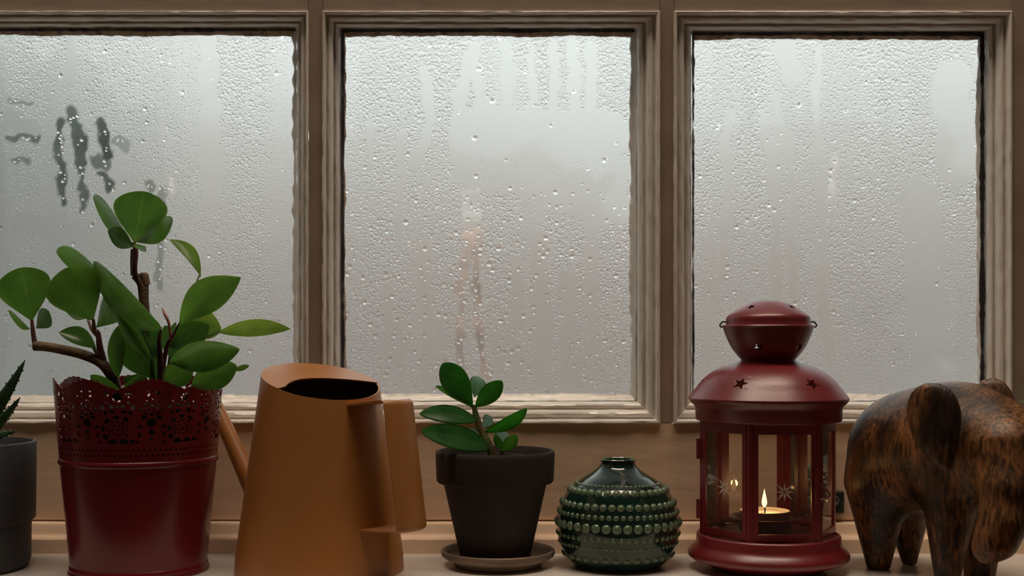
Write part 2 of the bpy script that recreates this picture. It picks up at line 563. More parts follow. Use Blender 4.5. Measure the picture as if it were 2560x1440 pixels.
prof = [(1.03, 0.0262), (1.0235, 0.0262), (1.0235, 0.0247), (1.0150, 0.0247), (1.0128, 0.0240), (1.0115, 0.0222), (1.0112, 0.0170), (1.0095, 0.0146),
        (1.0060, 0.0134), (1.0022, 0.0129), (1.0008, 0.0121), (1.0004, 0.0105), (1.0004, 0.0), (1.03, 0.0)]
xs = np.linspace(XL, XR, 140)
V = [(x, y, z + (wob(x, 22, 0.0005) + wob(x, 90, 0.0002) if 0 < i < 12 else 0)) for x in xs for i, (y, z) in enumerate(prof)]
n = len(prof)
Fq = [(i * n + k, (i + 1) * n + k, (i + 1) * n + k + 1, i * n + k + 1) for i in range(len(xs) - 1) for k in range(n - 1)]
tag(autosmooth(mk('trim_1', V, Fq, PAINT_GLOW), 35), kind='structure', label='stepped cream ledge moulding along the back of the sill')

# rails, mullions and stiles
frame = thing('window_frame', (0, YW, ZB), kind='structure', label='cream painted wooden casement frame with two mullions')


def board(name, x0, x1, z0, z1, mat, yoff=0.0, depth=0.05, nx=60, nz=20):
    """a slightly uneven painted board face with side walls"""
    gx, gz = np.linspace(x0, x1, nx), np.linspace(z0, z1, nz)
    V, Fq = [], []
    for z in gz:
        for x in gx:
            V.append((x, YW + yoff + 0.0005 * noise.noise(Vector((x * 14, z * 14, 1))) + 0.0002 * noise.noise(Vector((x * 60, z * 60, 4))), z))
    for j in range(nz - 1):
        for i in range(nx - 1):
            Fq.append((j * nx + i, j * nx + i + 1, (j + 1) * nx + i + 1, (j + 1) * nx + i))
    ring = [i for i in range(nx)] + [j * nx + nx - 1 for j in range(1, nz)] + [(nz - 1) * nx + i for i in range(nx - 2, -1, -1)] + [j * nx for j in range(nz - 2, 0, -1)]
    b0 = len(V)
    for i in ring:
        V.append((V[i][0], YW + depth, V[i][2]))
    m = len(ring)
    for k in range(m):
        Fq.append((ring[k], b0 + k, b0 + (k + 1) % m, ring[(k + 1) % m]))
    Fq.append(tuple(b0 + k for k in range(m)))
    o = mk(name, V, Fq, mat, frame)
    return autosmooth(o, 40)


G = 0.0006
board('bottom_rail', XL, XR, ZRAIL, ZB - G, PAINT_GLOW, nx=160, nz=24)
for (a, b) in OPEN:
    board('transom_rail', a - 0.0002, b + 0.0002, ZT, ZB2, PAINT_T_SHADE, yoff=0.0002, nx=70, nz=14)
board('top_rail', XL, XR, ZT2, ZTOP, PAINT_GLOW)
board('stile', XL, OPEN[0][0], ZB, ZT2, PAINT_V_SHADE, nx=10, nz=60)
board('mullion', OPEN[0][1] + G, OPEN[1][0] - G, ZB, ZT2, PAINT_V_SHADE, nx=10, nz=90)
board('mullion', OPEN[1][1] + G, OPEN[2][0] - G, ZB, ZT2, PAINT_V_SHADE, nx=10, nz=90)
board('stile', OPEN[2][1], XR, ZB, ZT2, PAINT_V_SHADE, nx=12, nz=60)

# moulding profile: (share of the width from opening edge to glass, depth from the frame face)
MPROF = [(-0.05, 0.0006), (-0.03, -0.0018), (0.03, -0.0026), (0.10, -0.0022), (0.14, 0.0004), (0.15, 0.0052), (0.22, 0.0058), (0.25, 0.0046), (0.30, 0.0036), (0.38, 0.0034), (0.46, 0.0044), (0.52, 0.0070),
         (0.54, 0.0118), (0.60, 0.0122), (0.63, 0.0108), (0.72, 0.0100), (0.80, 0.0112), (0.86, 0.0140), (0.88, 0.0185), (0.95, 0.0200), (0.95, 0.0240)]


def glazing(win, rect, d, seed, detail=True):
    """four mitred bead pieces, putty, mould"""
    x0, x1, z0, z1 = rect
    dl, dr, dt, db = d
    corners_o = {'bl': (x0, z0), 'br': (x1, z0), 'tr': (x1, z1), 'tl': (x0, z1)}
    inn = {'bl': (x0 + dl, z0 + db), 'br': (x1 - dr, z0 + db), 'tr': (x1 - dr, z1 - dt), 'tl': (x0 + dl, z1 - dt)}
    n = 90 if detail else 4
    for side, (a, b) in enumerate((('bl', 'br'), ('br', 'tr'), ('tr', 'tl'), ('tl', 'bl'))):
        V, Fq = [], []
        m = len(MPROF)
        for i in range(n + 1):
            t = i / n
            for k, (s, dep) in enumerate(MPROF):
                def lerp(c):
                    return (corners_o[c][0] + (inn[c][0] - corners_o[c][0]) * s, corners_o[c][1] + (inn[c][1] - corners_o[c][1]) * s)
                p, q = lerp(a), lerp(b)
                x, z = p[0] + (q[0] - p[0]) * t, p[1] + (q[1] - p[1]) * t
                y = YW + dep
                if detail:
                    w = min(t, 1 - t) * 12
                    w = min(w, 1.0)
                    u = (x if side in (0, 2) else z)
                    jj = (0.0007 * noise.noise(Vector((u * 60, k * 0.7, seed))) + 0.0004 * noise.noise(Vector((u * 240, k * 1.9, seed + 5)))) * w
                    y += jj
                    if side in (0, 2):
                        z += jj * 0.8
                    else:
                        x += jj * 0.8
                V.append((x, y, z))
        for i in range(n):
            for k in range(m - 1):
                Fq.append((i * m + k, i * m + k + 1, (i + 1) * m + k + 1, (i + 1) * m + k))
        autosmooth(mk('glazing_bead', V, Fq, BEADM if side in (0, 2) else BEADM_V, win), 30)
    if not detail:
        return
    # putty fillet and mould line along each glass edge
    amts = {0: (0.0042, 0.0012, PUTTY), 1: (0.0030, 0.0020, PUTTY), 2: (0.0040, 0.0012, PUTTY), 3: (0.0022, 0.0016, PUTTY)}
    for side, (a, b) in enumerate((('bl', 'br'), ('br', 'tr'), ('tr', 'tl'), ('tl', 'bl'))):
        base, amp, mt = amts[side]
        nrm = ((0, 1), (-1, 0), (0, -1), (1, 0))[side]
        p, q = inn[a], inn[b]
        V, Fq = [], []
        nn = 160
        for i in range(nn + 1):
            t = i / nn
            x, z = p[0] + (q[0] - p[0]) * t, p[1] + (q[1] - p[1]) * t
            w = base + amp * noise.noise(Vector((t * 7, side * 3.3, seed))) + amp * 0.8 * noise.noise(Vector((t * 34, side * 5.1, seed + 2)))
            w = max(w, 0.0006)
            for (s, dep) in ((-0.4, 0.0165), (0.0, 0.0185), (0.35, 0.0195), (0.8, 0.0212), (1.0, 0.0229)):
                V.append((x + nrm[0] * w * s, YW + dep + 0.0003 * noise.noise(Vector((t * 80, s * 3, seed))), z + nrm[1] * w * s))
        for i in range(nn):
            for k in range(4):
                Fq.append((i * 5 + k, i * 5 + k + 1, (i + 1) * 5 + k + 1, (i + 1) * 5 + k))
        mk('putty', V, Fq, (BEADM if side == 0 else BEADM_V if side == 1 else PUTTY), win)
        # mould
        if side in (2, 3) or (side == 1 and seed == 3):
            V, Fq = [], []
            for i in range(nn + 1):
                t = i / nn
                x, z = p[0] + (q[0] - p[0]) * t, p[1] + (q[1] - p[1]) * t
                w = 0.0011 + 0.0011 * noise.noise(Vector((t * 9, side * 2.3, seed + 9))) + 0.0007 * noise.noise(Vector((t * 50, side, seed)))
                if side == 3:
                    w *= 0.75
                if side == 1:
                    w *= 1.3
                w = max(w, 0.0002)
                c = 0.0008
                for s, dep in ((-1, 0.0158), (-0.4, 0.0166), (0.4, 0.0174), (1, 0.0192)):
                    V.append((x + nrm[0] * (c + w * s) * 0.9, YW + dep - 0.0012, z + nrm[1] * (c + w * s) * 0.9))
            for i in range(nn):
                for k in range(3):
                    Fq.append((i * 4 + k, i * 4 + k + 1, (i + 1) * 4 + k + 1, (i + 1) * 4 + k))
            mk('mould_line', V, Fq, MOULD, win)


def film(win, rect, fogf, seed, step=4.0):
    x0, x1, z0, z1 = rect
    h = step / F * YG
    nx, nz = int((x1 - x0) / h) + 1, int((z1 - z0) / h) + 1
    gx, gz = np.linspace(x0, x1, nx), np.linspace(z0, z1, nz)
    X, Z = np.meshgrid(gx, gz)
    px = CX + X / YG * F
    py = HY + (CAMZ - Z) / YG * F
    fog, bead = fogf(px, py, seed)
    V = np.stack([X.ravel(), np.full(X.size, YG - 0.0002), Z.ravel()], 1)
    idx = np.arange(nx * nz).reshape(nz, nx)
    Fq = np.stack([idx[:-1, :-1].ravel(), idx[:-1, 1:].ravel(), idx[1:, 1:].ravel(), idx[1:, :-1].ravel()], 1)
    o = mk('condensation_film', V.tolist(), Fq.tolist(), FILM, win)
    for nm, arr in (('fog', fog), ('bead', bead)):
        at = o.data.attributes.new(nm, 'FLOAT', 'POINT')
        at.data.foreach_set('value', np.clip(arr, 0, 1.2).ravel().astype(np.float32))
    o['kind'] = 'stuff'
    return o


def vnoise(px, py, sx, sy, seed):
    """cheap smooth value noise on pixel coordinates"""
    r = np.random.RandomState(seed)
    T = r.rand(64, 64)
    u, w = px / sx + 17, py / sy + 9
    i, j = np.floor(u).astype(int), np.floor(w).astype(int)
    fu, fw = u - i, w - j
    fu, fw = fu * fu * (3 - 2 * fu), fw * fw * (3 - 2 * fw)
    g = lambda a, b: T[a % 64, b % 64]
    return (g(i, j) * (1 - fu) + g(i + 1, j) * fu) * (1 - fw) + (g(i, j + 1) * (1 - fu) + g(i + 1, j + 1) * fu) * fw


def polydist(px, py, pts):
    d = np.full(px.shape, 1e9)
    for (a, b) in zip(pts[:-1], pts[1:]):
        ax, ay, bx, by = *a, *b
        L2 = (bx - ax) ** 2 + (by - ay) ** 2
        t = np.clip(((px - ax) * (bx - ax) + (py - ay) * (by - ay)) / L2, 0, 1)
        d = np.minimum(d, np.hypot(px - ax - t * (bx - ax), py - ay - t * (by - ay)))
    return d


# runs: (points, half width, fog inside, beads inside)
RUNS = {
    1: [([(152, 300), (150, 380), (160, 500)], 11, .10, .1), ([(182, 280), (195, 350), (200, 400)], 17, .12, .1), ([(205, 420), (205, 470)], 9, .2, .2),
        ([(207, 490), (207, 530)], 8, .2, .2), ([(250, 310), (262, 350), (275, 385)], 14, .08, .1), ([(245, 400), (270, 410)], 16, .3, .1),
        ([(255, 440), (275, 465)], 10, .15, .2), ([(290, 345), (315, 360)], 16, .55, .0), ([(400, 340), (425, 350)], 14, .6, .0),
        ([(428, 440), (425, 475)], 6, .25, .0), ([(378, 465), (379, 466)], 14, .42, .0), ([(412, 475), (400, 500), (418, 560), (400, 640), (395, 720)], 9, .5, .5),
        ([(20, 345), (90, 345)], 7, .25, .3), ([(25, 255), (75, 260)], 6, .55, .4), ([(30, 402), (70, 402)], 7, .45, .4), ([(30, 300), (80, 320)], 22, .8, .05),
        ([(180, 90), (178, 200)], 9, .78, .0), ([(520, 90), (530, 500)], 24, .8, .15), ([(60, 560), (300, 600)], 30, .75, .25),
        ([(500, 600), (530, 605)], 14, .65, 1.0), ([(20, 650), (15, 900)], 10, .6, .5), ([(150, 540), (150, 700)], 20, .74, .1)],
    2: [([(1165, 490), (1172, 600), (1150, 700), (1150, 900), (1165, 985)], 11, .5, .5), ([(1192, 490), (1192, 600), (1185, 700), (1195, 800), (1222, 940)], 9, .42, .3),
        ([(1060, 180), (1075, 300), (1040, 420)], 13, .80, .0), ([(1185, 120), (1150, 230), (1140, 400)], 17, .80, .0), ([(1185, 180), (1215, 300)], 14, .80, .0),
        ([(1270, 120), (1270, 330)], 14, .80, .0), ([(1330, 130), (1330, 330)], 11, .8, .0), ([(1385, 120), (1380, 330)], 12, .8, .0), ([(1430, 110), (1440, 330)], 15, .8, .0),
        ([(1475, 120), (1480, 330)], 15, .8, .0), ([(1180, 330), (1520, 340)], 60, .80, .03), ([(1180, 430), (1540, 440)], 50, .80, .45),
        ([(1000, 330), (1000, 600)], 10, .78, .05), ([(930, 300), (925, 420)], 7, .78, .1),
        ([(970, 720), (960, 960)], 12, .72, .15), ([(1000, 800), (1000, 980)], 16, .7, .2), ([(1060, 620), (1070, 960)], 14, .72, .15), ([(1100, 800), (1105, 985)], 12, .72, .2),
        ([(1290, 650), (1290, 985)], 15, .7, .2), ([(1350, 600), (1360, 980)], 20, .7, .2), ([(1420, 700), (1420, 985)], 22, .68, .2), ([(1480, 560), (1480, 985)], 16, .7, .2), ([(1380, 480), (1540, 520)], 40, .78, .2),
        ([(1190, 700), (1200, 760)], 9, .35, .2), ([(1240, 800), (1235, 985)], 12, .7, .2)],
    3: [([(1828, 280), (1812, 350), (1820, 430), (1812, 560), (1800, 700)], 10, .70, .05), ([(1915, 290), (1925, 400), (1940, 520), (1940, 700), (1945, 760)], 12, .72, .05),
        ([(1935, 240), (1950, 330), (1945, 420)], 9, .74, .05), ([(1975, 320), (1970, 390), (1985, 470), (1980, 600), (1985, 740)], 9, .62, .15),
        ([(2045, 130), (2042, 330), (2055, 480), (2055, 620), (2060, 760)], 9, .64, .15), ([(2082, 400), (2078, 480), (2070, 560)], 10, .5, .2), ([(1965, 130), (1985, 190)], 28, .82, .02),
        ([(2190, 440), (2195, 450)], 12, .6, .1), ([(2050, 700), (2075, 900)], 12, .7, .2), ([(2380, 200), (2390, 420)], 46, .80, .08), ([(2300, 500), (2330, 900)], 50, .78, .35),
        ([(1780, 560), (1770, 900)], 10, .72, .3)],
}
DROPS = {1: [], 2: [], 3: []}


def fog_field(px, py, win):
    base = 0.975 + 0.03 * (vnoise(px, py, 120, 160, win + 20) - 0.5) + 0.04 * (vnoise(px, py, 26, 420, win + 30) - 0.5)
    size = 0.70 + 0.38 * np.clip((430 - py) / 360, 0, 1)
    patch = vnoise(px, py, 70, 240, win + 40)
    bead = size * np.clip(0.55 + 0.9 * patch, 0, 1.15)
    if win == 1:
        bead *= 0.70
        bead = np.where((px > 530) & (px < 720), np.minimum(bead * 1.3, 1.0), bead)
    if win == 3:
        bead = np.maximum(bead, 0.62 * size + 0.2)
    fog = base
    for pts, hw, fg, bd in RUNS.get(win, []):
        wx = px + 16 * (vnoise(px, py, 22, 30, win + 61) - 0.5) + 7 * (vnoise(px, py, 9, 12, win + 62) - 0.5)
        wy = py + 20 * (vnoise(px, py, 18, 34, win + 63) - 0.5)
        d = polydist(wx, wy, pts) + 7 * (vnoise(px, py, 14, 30, win + 55) - 0.5)
        k = np.clip((hw + 3 - d) / 6, 0, 1)
        k = k * k * (3 - 2 * k)
        fg = fg if fg < 0.6 else 0.8 + 0.2 * fg
        fog = fog * (1 - k) + np.minimum(fg, fog) * k
        bead = bead * (1 - k) + bead * bd * k
    for (x, y, r, *_e) in DROPS.get(win, []):
        d = np.hypot(px - x, py - y)
        fog = np.where(d < r - 0.5, 0.10, fog)
    return fog, bead


def make_drops(win, glass):
    x0, x1, y0, y1 = glass
    r = random.Random(win * 13)
    out = []
    spec = {1: (130, 0.0), 2: (430, 330.0), 3: (200, 150.0)}[win]
    tries = 0
    while len(out) < spec[0] and tries < 20000:
        tries += 1
        x, y = r.uniform(x0 + 8, x1 - 8), r.uniform(y0 + 8, y1 - 10)
        p = min(1.0, max(0.05, (y - spec[1]) / 300)) if win > 1 else 0.6
        if r.random() > p:
            continue
        rad = 2.6 + 3.6 * r.random() ** 3.2 + (0.6 if win == 2 else 0)
        if any((x - a) ** 2 + (y - b) ** 2 < (rad + c + 3) ** 2 for a, b, c, *_ in out):
            continue
        out.append((x, y, rad, r.uniform(0.9, 1.35)))
    # drops gathered in the clear runs
    for pts, hw, fg, bd in RUNS[win]:
        if fg > 0.6:
            continue
        for (a, b) in zip(pts[:-1], pts[1:]):
            for _ in range(max(2, int(math.dist(a, b) / 16))):
                t = r.random()
                out.append((a[0] + (b[0] - a[0]) * t + r.uniform(-hw, hw) * 0.7, a[1] + (b[1] - a[1]) * t + r.uniform(-6, 6), 2.2 + 2.2 * r.random(), 1.0))
    DROPS[win] = out


def drops_mesh(win_o, win, edge):
    parts = []
    seg = 10
    for (x, y, r, asp) in DROPS[win]:
        c = P(x, y, YG - 0.0003)
        R = S(r, YG)
        V = []
        for q, (rr, hh) in enumerate(((1.0, 0.0), (0.93, 0.32), (0.68, 0.58), (0.33, 0.74))):
            for k in range(seg):
                a = 2 * math.pi * k / seg
                V.append((c.x + R * rr * math.cos(a), c.y - R * hh * 0.62, c.z + R * asp * rr * math.sin(a)))
        V.append((c.x, c.y - R * 0.49, c.z))
        Fq = []
        for q in range(3):
            for k in range(seg):
                k2 = (k + 1) % seg
                Fq.append((q * seg + k, q * seg + k2, (q + 1) * seg + k2, (q + 1) * seg + k))
        for k in range(seg):
            Fq.append((3 * seg + k, 3 * seg + (k + 1) % seg, 4 * seg))
        parts.append((V, Fq))
    # flat pools lying along the bottom edge
    for (x, y, w, h) in edge:
        c = P(x, y, YG - 0.0003)
        W, H = S(w, YG), S(h, YG)
        V, Fq = [], []
        for q, rr in enumerate((1.0, 0.8, 0.45)):
            for k in range(14):
                a = math.pi * k / 13
                V.append((c.x + W * rr * math.cos(a), c.y - H * 0.5 * math.sqrt(1 - rr * rr), c.z + H * rr * math.sin(a)))
        for q in range(2):
            for k in range(13):
                Fq.append((q * 14 + k, q * 14 + k + 1, (q + 1) * 14 + k + 1, (q + 1) * 14 + k))
        parts.append((V, Fq))
    v, f = join_vf(parts)
    o = mk('water_drops', v, f, DROP, win_o)
    o['kind'] = 'stuff'


GL = [(-40, 742, 78, 1000), (858, 1584, 80, 996), (1729, 2450, 88, 996)]
WLAB = ['fogged window pane with dark wiped patches behind the tall leafy plant', 'fogged middle window pane with wet runs above the small succulent',
        'fogged window pane covered in fine beads behind the red lantern']
EDGE = {1: [(690, 992, 16, 8), (640, 994, 10, 6)],
        2: [(965, 990, 14, 6), (995, 990, 8, 6), (1028, 990, 18, 7), (1080, 990, 20, 6), (1265, 990, 9, 4), (1327, 990, 9, 8), (1430, 992, 40, 8), (1494, 992, 14, 9), (1532, 992, 10, 10), (1362, 993, 6, 4), (1307, 993, 5, 4)],
        3: [(1775, 988, 14, 6), (1830, 990, 20, 6), (2180, 990, 18, 6), (2230, 990, 12, 6), (2400, 990, 22, 6)]}
for i, (a, b) in enumerate(OPEN):
    gx0, gx1, gy0, gy1 = GL[i]
    win = thing('window_%d' % (i + 1), ((a + b) / 2, YW, ZB), label=WLAB[i], kind='structure')
    X0, X1 = (gx0 - CX) / F * YG, (gx1 - CX) / F * YG
    Z0, Z1 = CAMZ - (gy1 - HY) / F * YG, CAMZ - (gy0 - HY) / F * YG
    glazing(win, (a, b, ZB, ZT), (X0 - a, b - X1, ZT - Z1, Z0 - ZB), i + 1)
    rect = (X0 - 0.003, X1 + 0.003, Z0 - 0.003, Z1 + 0.003)
    box('pane', (rect[0], YG, rect[2]), (rect[1], YG + 0.003, rect[3]), PANE, win)
    make_drops(i + 1, (gx0, gx1, gy0, gy1))
    film(win, rect, fog_field, i + 1)
    drops_mesh(win, i + 1, EDGE[i + 1])
    # the matching light above
    win = thing('window_%d' % (i + 4), ((a + b) / 2, YW, ZB2), kind='structure',
                label='fogged upper window pane above the ' + ['leafy plant in the red pot', 'small succulent', 'red lantern'][i])
    glazing(win, (a, b, ZB2, ZT2), (0.016, 0.018, 0.014, 0.018), i + 4, detail=False)
    rect = (a + 0.014, b - 0.014, ZB2 + 0.014, ZT2 - 0.012)
    box('pane', (rect[0], YG, rect[2]), (rect[1], YG + 0.003, rect[3]), PANE, win)
    film(win, rect, fog_field, i + 4, step=12)

# ------------------------------------------------------------------ outdoors
tag(box('ground', (-30, 1.3, -0.75), (30, 50, -0.7), LAWN), kind='structure')
tag(box('dark_ground_strip', (-6, 1.15, -0.74), (6, 3.4, -0.66), simple('dark_strip_brown', (0.20, 0.15, 0.115), rough=.95, var=.4, vscale=5)), kind='structure')  # unseen brown strip, added so the bead tops refract something darker


def lump(name, c, size, mat, label, cat, seed, amp=0.18, n=40, taper=0.0):
    V, Fq = [], []
    for i in range(n + 1):
        th = math.pi * i / n
        for k in range(n):
            ph = 2 * math.pi * k / n
            d = Vector((math.sin(th) * math.cos(ph), math.sin(th) * math.sin(ph), math.cos(th)))
            e = 0.55
            q = Vector([math.copysign(abs(t) ** e, t) for t in d])
            r = 1 + amp * noise.noise(d * 3 + Vector((seed, 0, 0))) + amp * 0.8 * noise.noise(d * 9 + Vector((seed, 4, 0)))
            k2 = 1 - taper * (d.z + 1) / 2
            V.append((c[0] + q.x * size[0] * r * k2, c[1] + q.y * size[1] * r * k2, c[2] + q.z * size[2] * r))
    for i in range(n):
        for k in range(n):
            Fq.append((i * n + k, (i + 1) * n + k, (i + 1) * n + (k + 1) % n, i * n + (k + 1) % n))
    o = mk(name, V, Fq, mat)
    return tag(o, label, cat)


lump('hedge', (0.15, 6.0, 0.0), (1.65, 0.6, 0.72), HEDGE, 'blurred brown hedge outside the middle pane', 'hedge', 2)
lump('beech_tree', (2.75, 5.5, 0.25), (0.6, 0.6, 0.95), HEDGE, 'blurred brown leafed shrub outside the right pane', 'shrub', 9, taper=0.3)
lump('conifer', (-1.75, 4.2, 0.2), (0.65, 0.4, 0.95), CONIFER, 'dark evergreen seen through wiped patches of the left pane', 'tree', 5, taper=0.35)


TREES = simple('bare_trees', (0.44, 0.39, 0.35), rough=0.95, col2=(0.32, 0.28, 0.25), vscale=1.2)
for k, (x, y, hw, top) in enumerate(((-9.5, 13, 2.4, 1.4), (-4.9, 17, 2.4, 3.1), (-0.55, 13, 1.7, 2.2), (4.2, 17, 2.1, 3.2), (7.0, 13, 1.9, 1.7), (12.5, 17, 2.4, 1.6))):
    lump('tree', (x, y, (top - .7) / 2), (hw, 1.2, (top + .7) / 2), TREES,
         ['tall', 'low', 'round', 'broad', 'high', 'far right'][k] + ' blurred brown tree far outside the fogged window', 'tree', 20 + k, amp=.25)


# ------------------------------------------------------------------ perforated sheets
def inside_poly(p, poly):
    x, y = p
    c = False
    j = len(poly) - 1
    for i in range(len(poly)):
        xi, yi = poly[i]
        xj, yj = poly[j]
        if (yi > y) != (yj > y) and x < (xj - xi) * (y - yi) / (yj - yi) + xi:
            c = not c
        j = i
    return c


def sheet(boundary, holes, steiner, keep=None):
    pts, edges = [], []

    def loop(lp):
        n = len(pts)
        pts.extend(Vector(p) for p in lp)
        edges.extend((n + i, n + (i + 1) % len(lp)) for i in range(len(lp)))
    loop(boundary)
    for h in holes:
        loop(h)
    bb = [(min(p[0] for p in h), max(p[0] for p in h), min(p[1] for p in h), max(p[1] for p in h)) for h in holes]

    def in_hole(p):
        for h, (a, b, c, d) in zip(holes, bb):
            if a <= p[0] <= b and c <= p[1] <= d and inside_poly(p, h):
                return True
        return False
    for s in steiner:
        if inside_poly(s, boundary) and not in_hole(s):
            pts.append(Vector(s))
    vs, es, fs, *_ = delaunay_2d_cdt(pts, edges, [], 0, 1e-5)
    tris = []
    for t in fs:
        c = sum((vs[i] for i in t), Vector((0, 0))) / len(t)
        if inside_poly(c, boundary) and not in_hole(c):
            tris.append(tuple(t))
    return [tuple(v) for v in vs], tris


def ell(cx, cy, rx, ry, rot=0, n=10):
    c, s = math.cos(rot), math.sin(rot)
    return [(cx + rx * math.cos(2 * math.pi * k / n) * c - ry * math.sin(2 * math.pi * k / n) * s,
             cy + rx * math.cos(2 * math.pi * k / n) * s + ry * math.sin(2 * math.pi * k / n) * c) for k in range(n)]


def star(cx, cy, r, rot, n=5, k=0.45):
    return [(cx + (r if i % 2 == 0 else r * k) * math.sin(rot + math.pi * i / n), cy + (r if i % 2 == 0 else r * k) * math.cos(rot + math.pi * i / n)) for i in range(2 * n)]


# ------------------------------------------------------------------ leaves
def uv_leaf(o, uvs):
    lay = o.data.uv_layers.new(name='UVMap')
    idx = np.empty(len(o.data.loops), dtype=np.int32)
    o.data.loops.foreach_get('vertex_index', idx)
    lay.data.foreach_set('uv', np.asarray(uvs, dtype=np.float32)[idx].ravel())


def leaf(parent, base, tip, W, roll=0.0, bend=0.0, cup=0.15, mat=None, p=1.45, q=0.72, side=0.0, name='leaf', thick=0.0, curl=0.0, label=None):
    """base, tip in world; W half width (m); roll turns the blade about its axis away from the viewer;
    bend lifts the middle along the blade's normal, side bows it sideways, curl drops the tip"""
    base, tip = Vector(base), Vector(tip)
    ax = (tip - base)
    L = ax.length
    axn = ax.normalized()
    view = Vector((0, 1, 0))
    lat = axn.cross(view)
    if lat.length < 1e-4:
        lat = Vector((1, 0, 0))
    lat.normalize()
    nrm = lat.cross(axn)
    if nrm.y > 0:
        nrm = -nrm
    cr, sr = math.cos(roll), math.sin(roll)
    lat, nrm = lat * cr + nrm * sr, nrm * cr - lat * sr
    n, m = 18, 6
    V, U, Fq = [], [], []
    for i in range(n + 1):
        t = 0.5 - 0.5 * math.cos(math.pi * i / n)
        w = W * max(math.sin(math.pi * min(max(t, 0.0), 1.0) ** p), 0.0) ** q
        w = max(w, 0.0004 if i < n else 0.00012)
        c = base + ax * t + nrm * (bend * L * 4 * t * (1 - t) - curl * L * t ** 3) + lat * (side * L * 4 * t * (1 - t))
        for j in range(-m, m + 1):
            s = j / m
            V.append(c + lat * (w * s) + nrm * (cup * w * s * s + 0.03 * w * abs(s)))
            U.append((0.5 + 0.5 * s, t))
    k = 2 * m + 1
    for i in range(n):
        for j in range(2 * m):
            Fq.append((i * k + j, i * k + j + 1, (i + 1) * k + j + 1, (i + 1) * k + j))
    if thick:
        # closed fleshy blade: second sheet pushed back by a lens-shaped thickness
        N0 = len(V)
        for i in range(n + 1):
            t = i / n
            for j in range(-m, m + 1):
                s = j / m
                h = thick * math.sqrt(max(0.0, 1 - s * s)) * (max(math.sin(math.pi * min(t * 0.93 + 0.06, 1)), 0) ** 0.4)
                V[i * k + j + m] = V[i * k + j + m] + nrm * h * 0.5
                V.append(V[i * k + j + m] - nrm * h)
                U.append((0.5 + 0.45 * s, t))
        for i in range(n):
            for j in range(2 * m):
                a = N0 + i * k + j
                Fq.append((a, a + k, a + k + 1, a + 1))
            for j in (0, 2 * m):
                a = i * k + j
                Fq.append((a, a + k, N0 + a + k, N0 + a))
    o = mk(name, V, Fq, mat, parent)
    uv_leaf(o, U)
    if label:
        o['label'] = label
    return o


# ------------------------------------------------------------------ red pot with peperomia
YP = 0.929
pc = P(349, 1425, YP)
pc = Vector((pc.x, YP, 0))
pot = thing('potted_peperomia', pc, 'leafy green plant in a tall red metal pot with a lace cut rim', 'potted plant')
R0, R1, R2, ZC, ZV = 0.0513, 0.0590, 0.0637, 0.0897, 0.1512
lathe('pot_body', [(0.0, 0.0015), (R0 + 0.0006, 0.0015), (R0 + 0.0012, 0.003), (R0 + 0.0012, 0.006), (R0 + 0.0002, 0.0072), (R0 + 0.0006, 0.009), (R1 - 0.0003, ZC - 0.008), (R1 - 0.0003, ZC - 0.004),
                   (R1 + 0.0001, ZC - 0.002), (R1 - 0.0012, ZC - 0.002), (R0 - 0.001, 0.004), (0, 0.004)], pc, REDPOT, pot, 96)
bead = []
for k in range(9):
    a = -math.pi / 2 + math.pi * k / 8
    bead.append((R1 - 0.0002 + 0.0017 * math.cos(a), ZC - 0.002 + 0.0026 * math.sin(a)))
lathe('rim_bead', bead, pc, REDPOT, pot, 96)
lathe('foot_ring', [(R0 - 0.002, 0.0), (R0 + 0.0012, 0.0), (R0 + 0.0020, 0.001), (R0 + 0.0020, 0.0024), (R0 + 0.0012, 0.0034), (R0 - 0.002, 0.0034)], pc, REDPOT, pot, 96)
# lace: domain u in degrees*k (mm along the rim), v in mm above the bead
NREP = 8
UPD = 2 * math.pi * 61.5 / 360          # mm per degree
TW = 45 * UPD
HL = (ZV - ZC) * 1000 - 2               # mm to the valley of the edge
UTOT = NREP * TW


def edge_h(u):
    t = (u / TW) % 1.0
    d = abs(t - 0.5) * 2          # valley above a rosette, crest half-way between
    h = 54.2 + 7.4 * (max(0, math.cos(d * math.pi / 2)) ** 1.4)
    h += 0.9 * abs(math.sin(math.pi * t * 9))
    return h


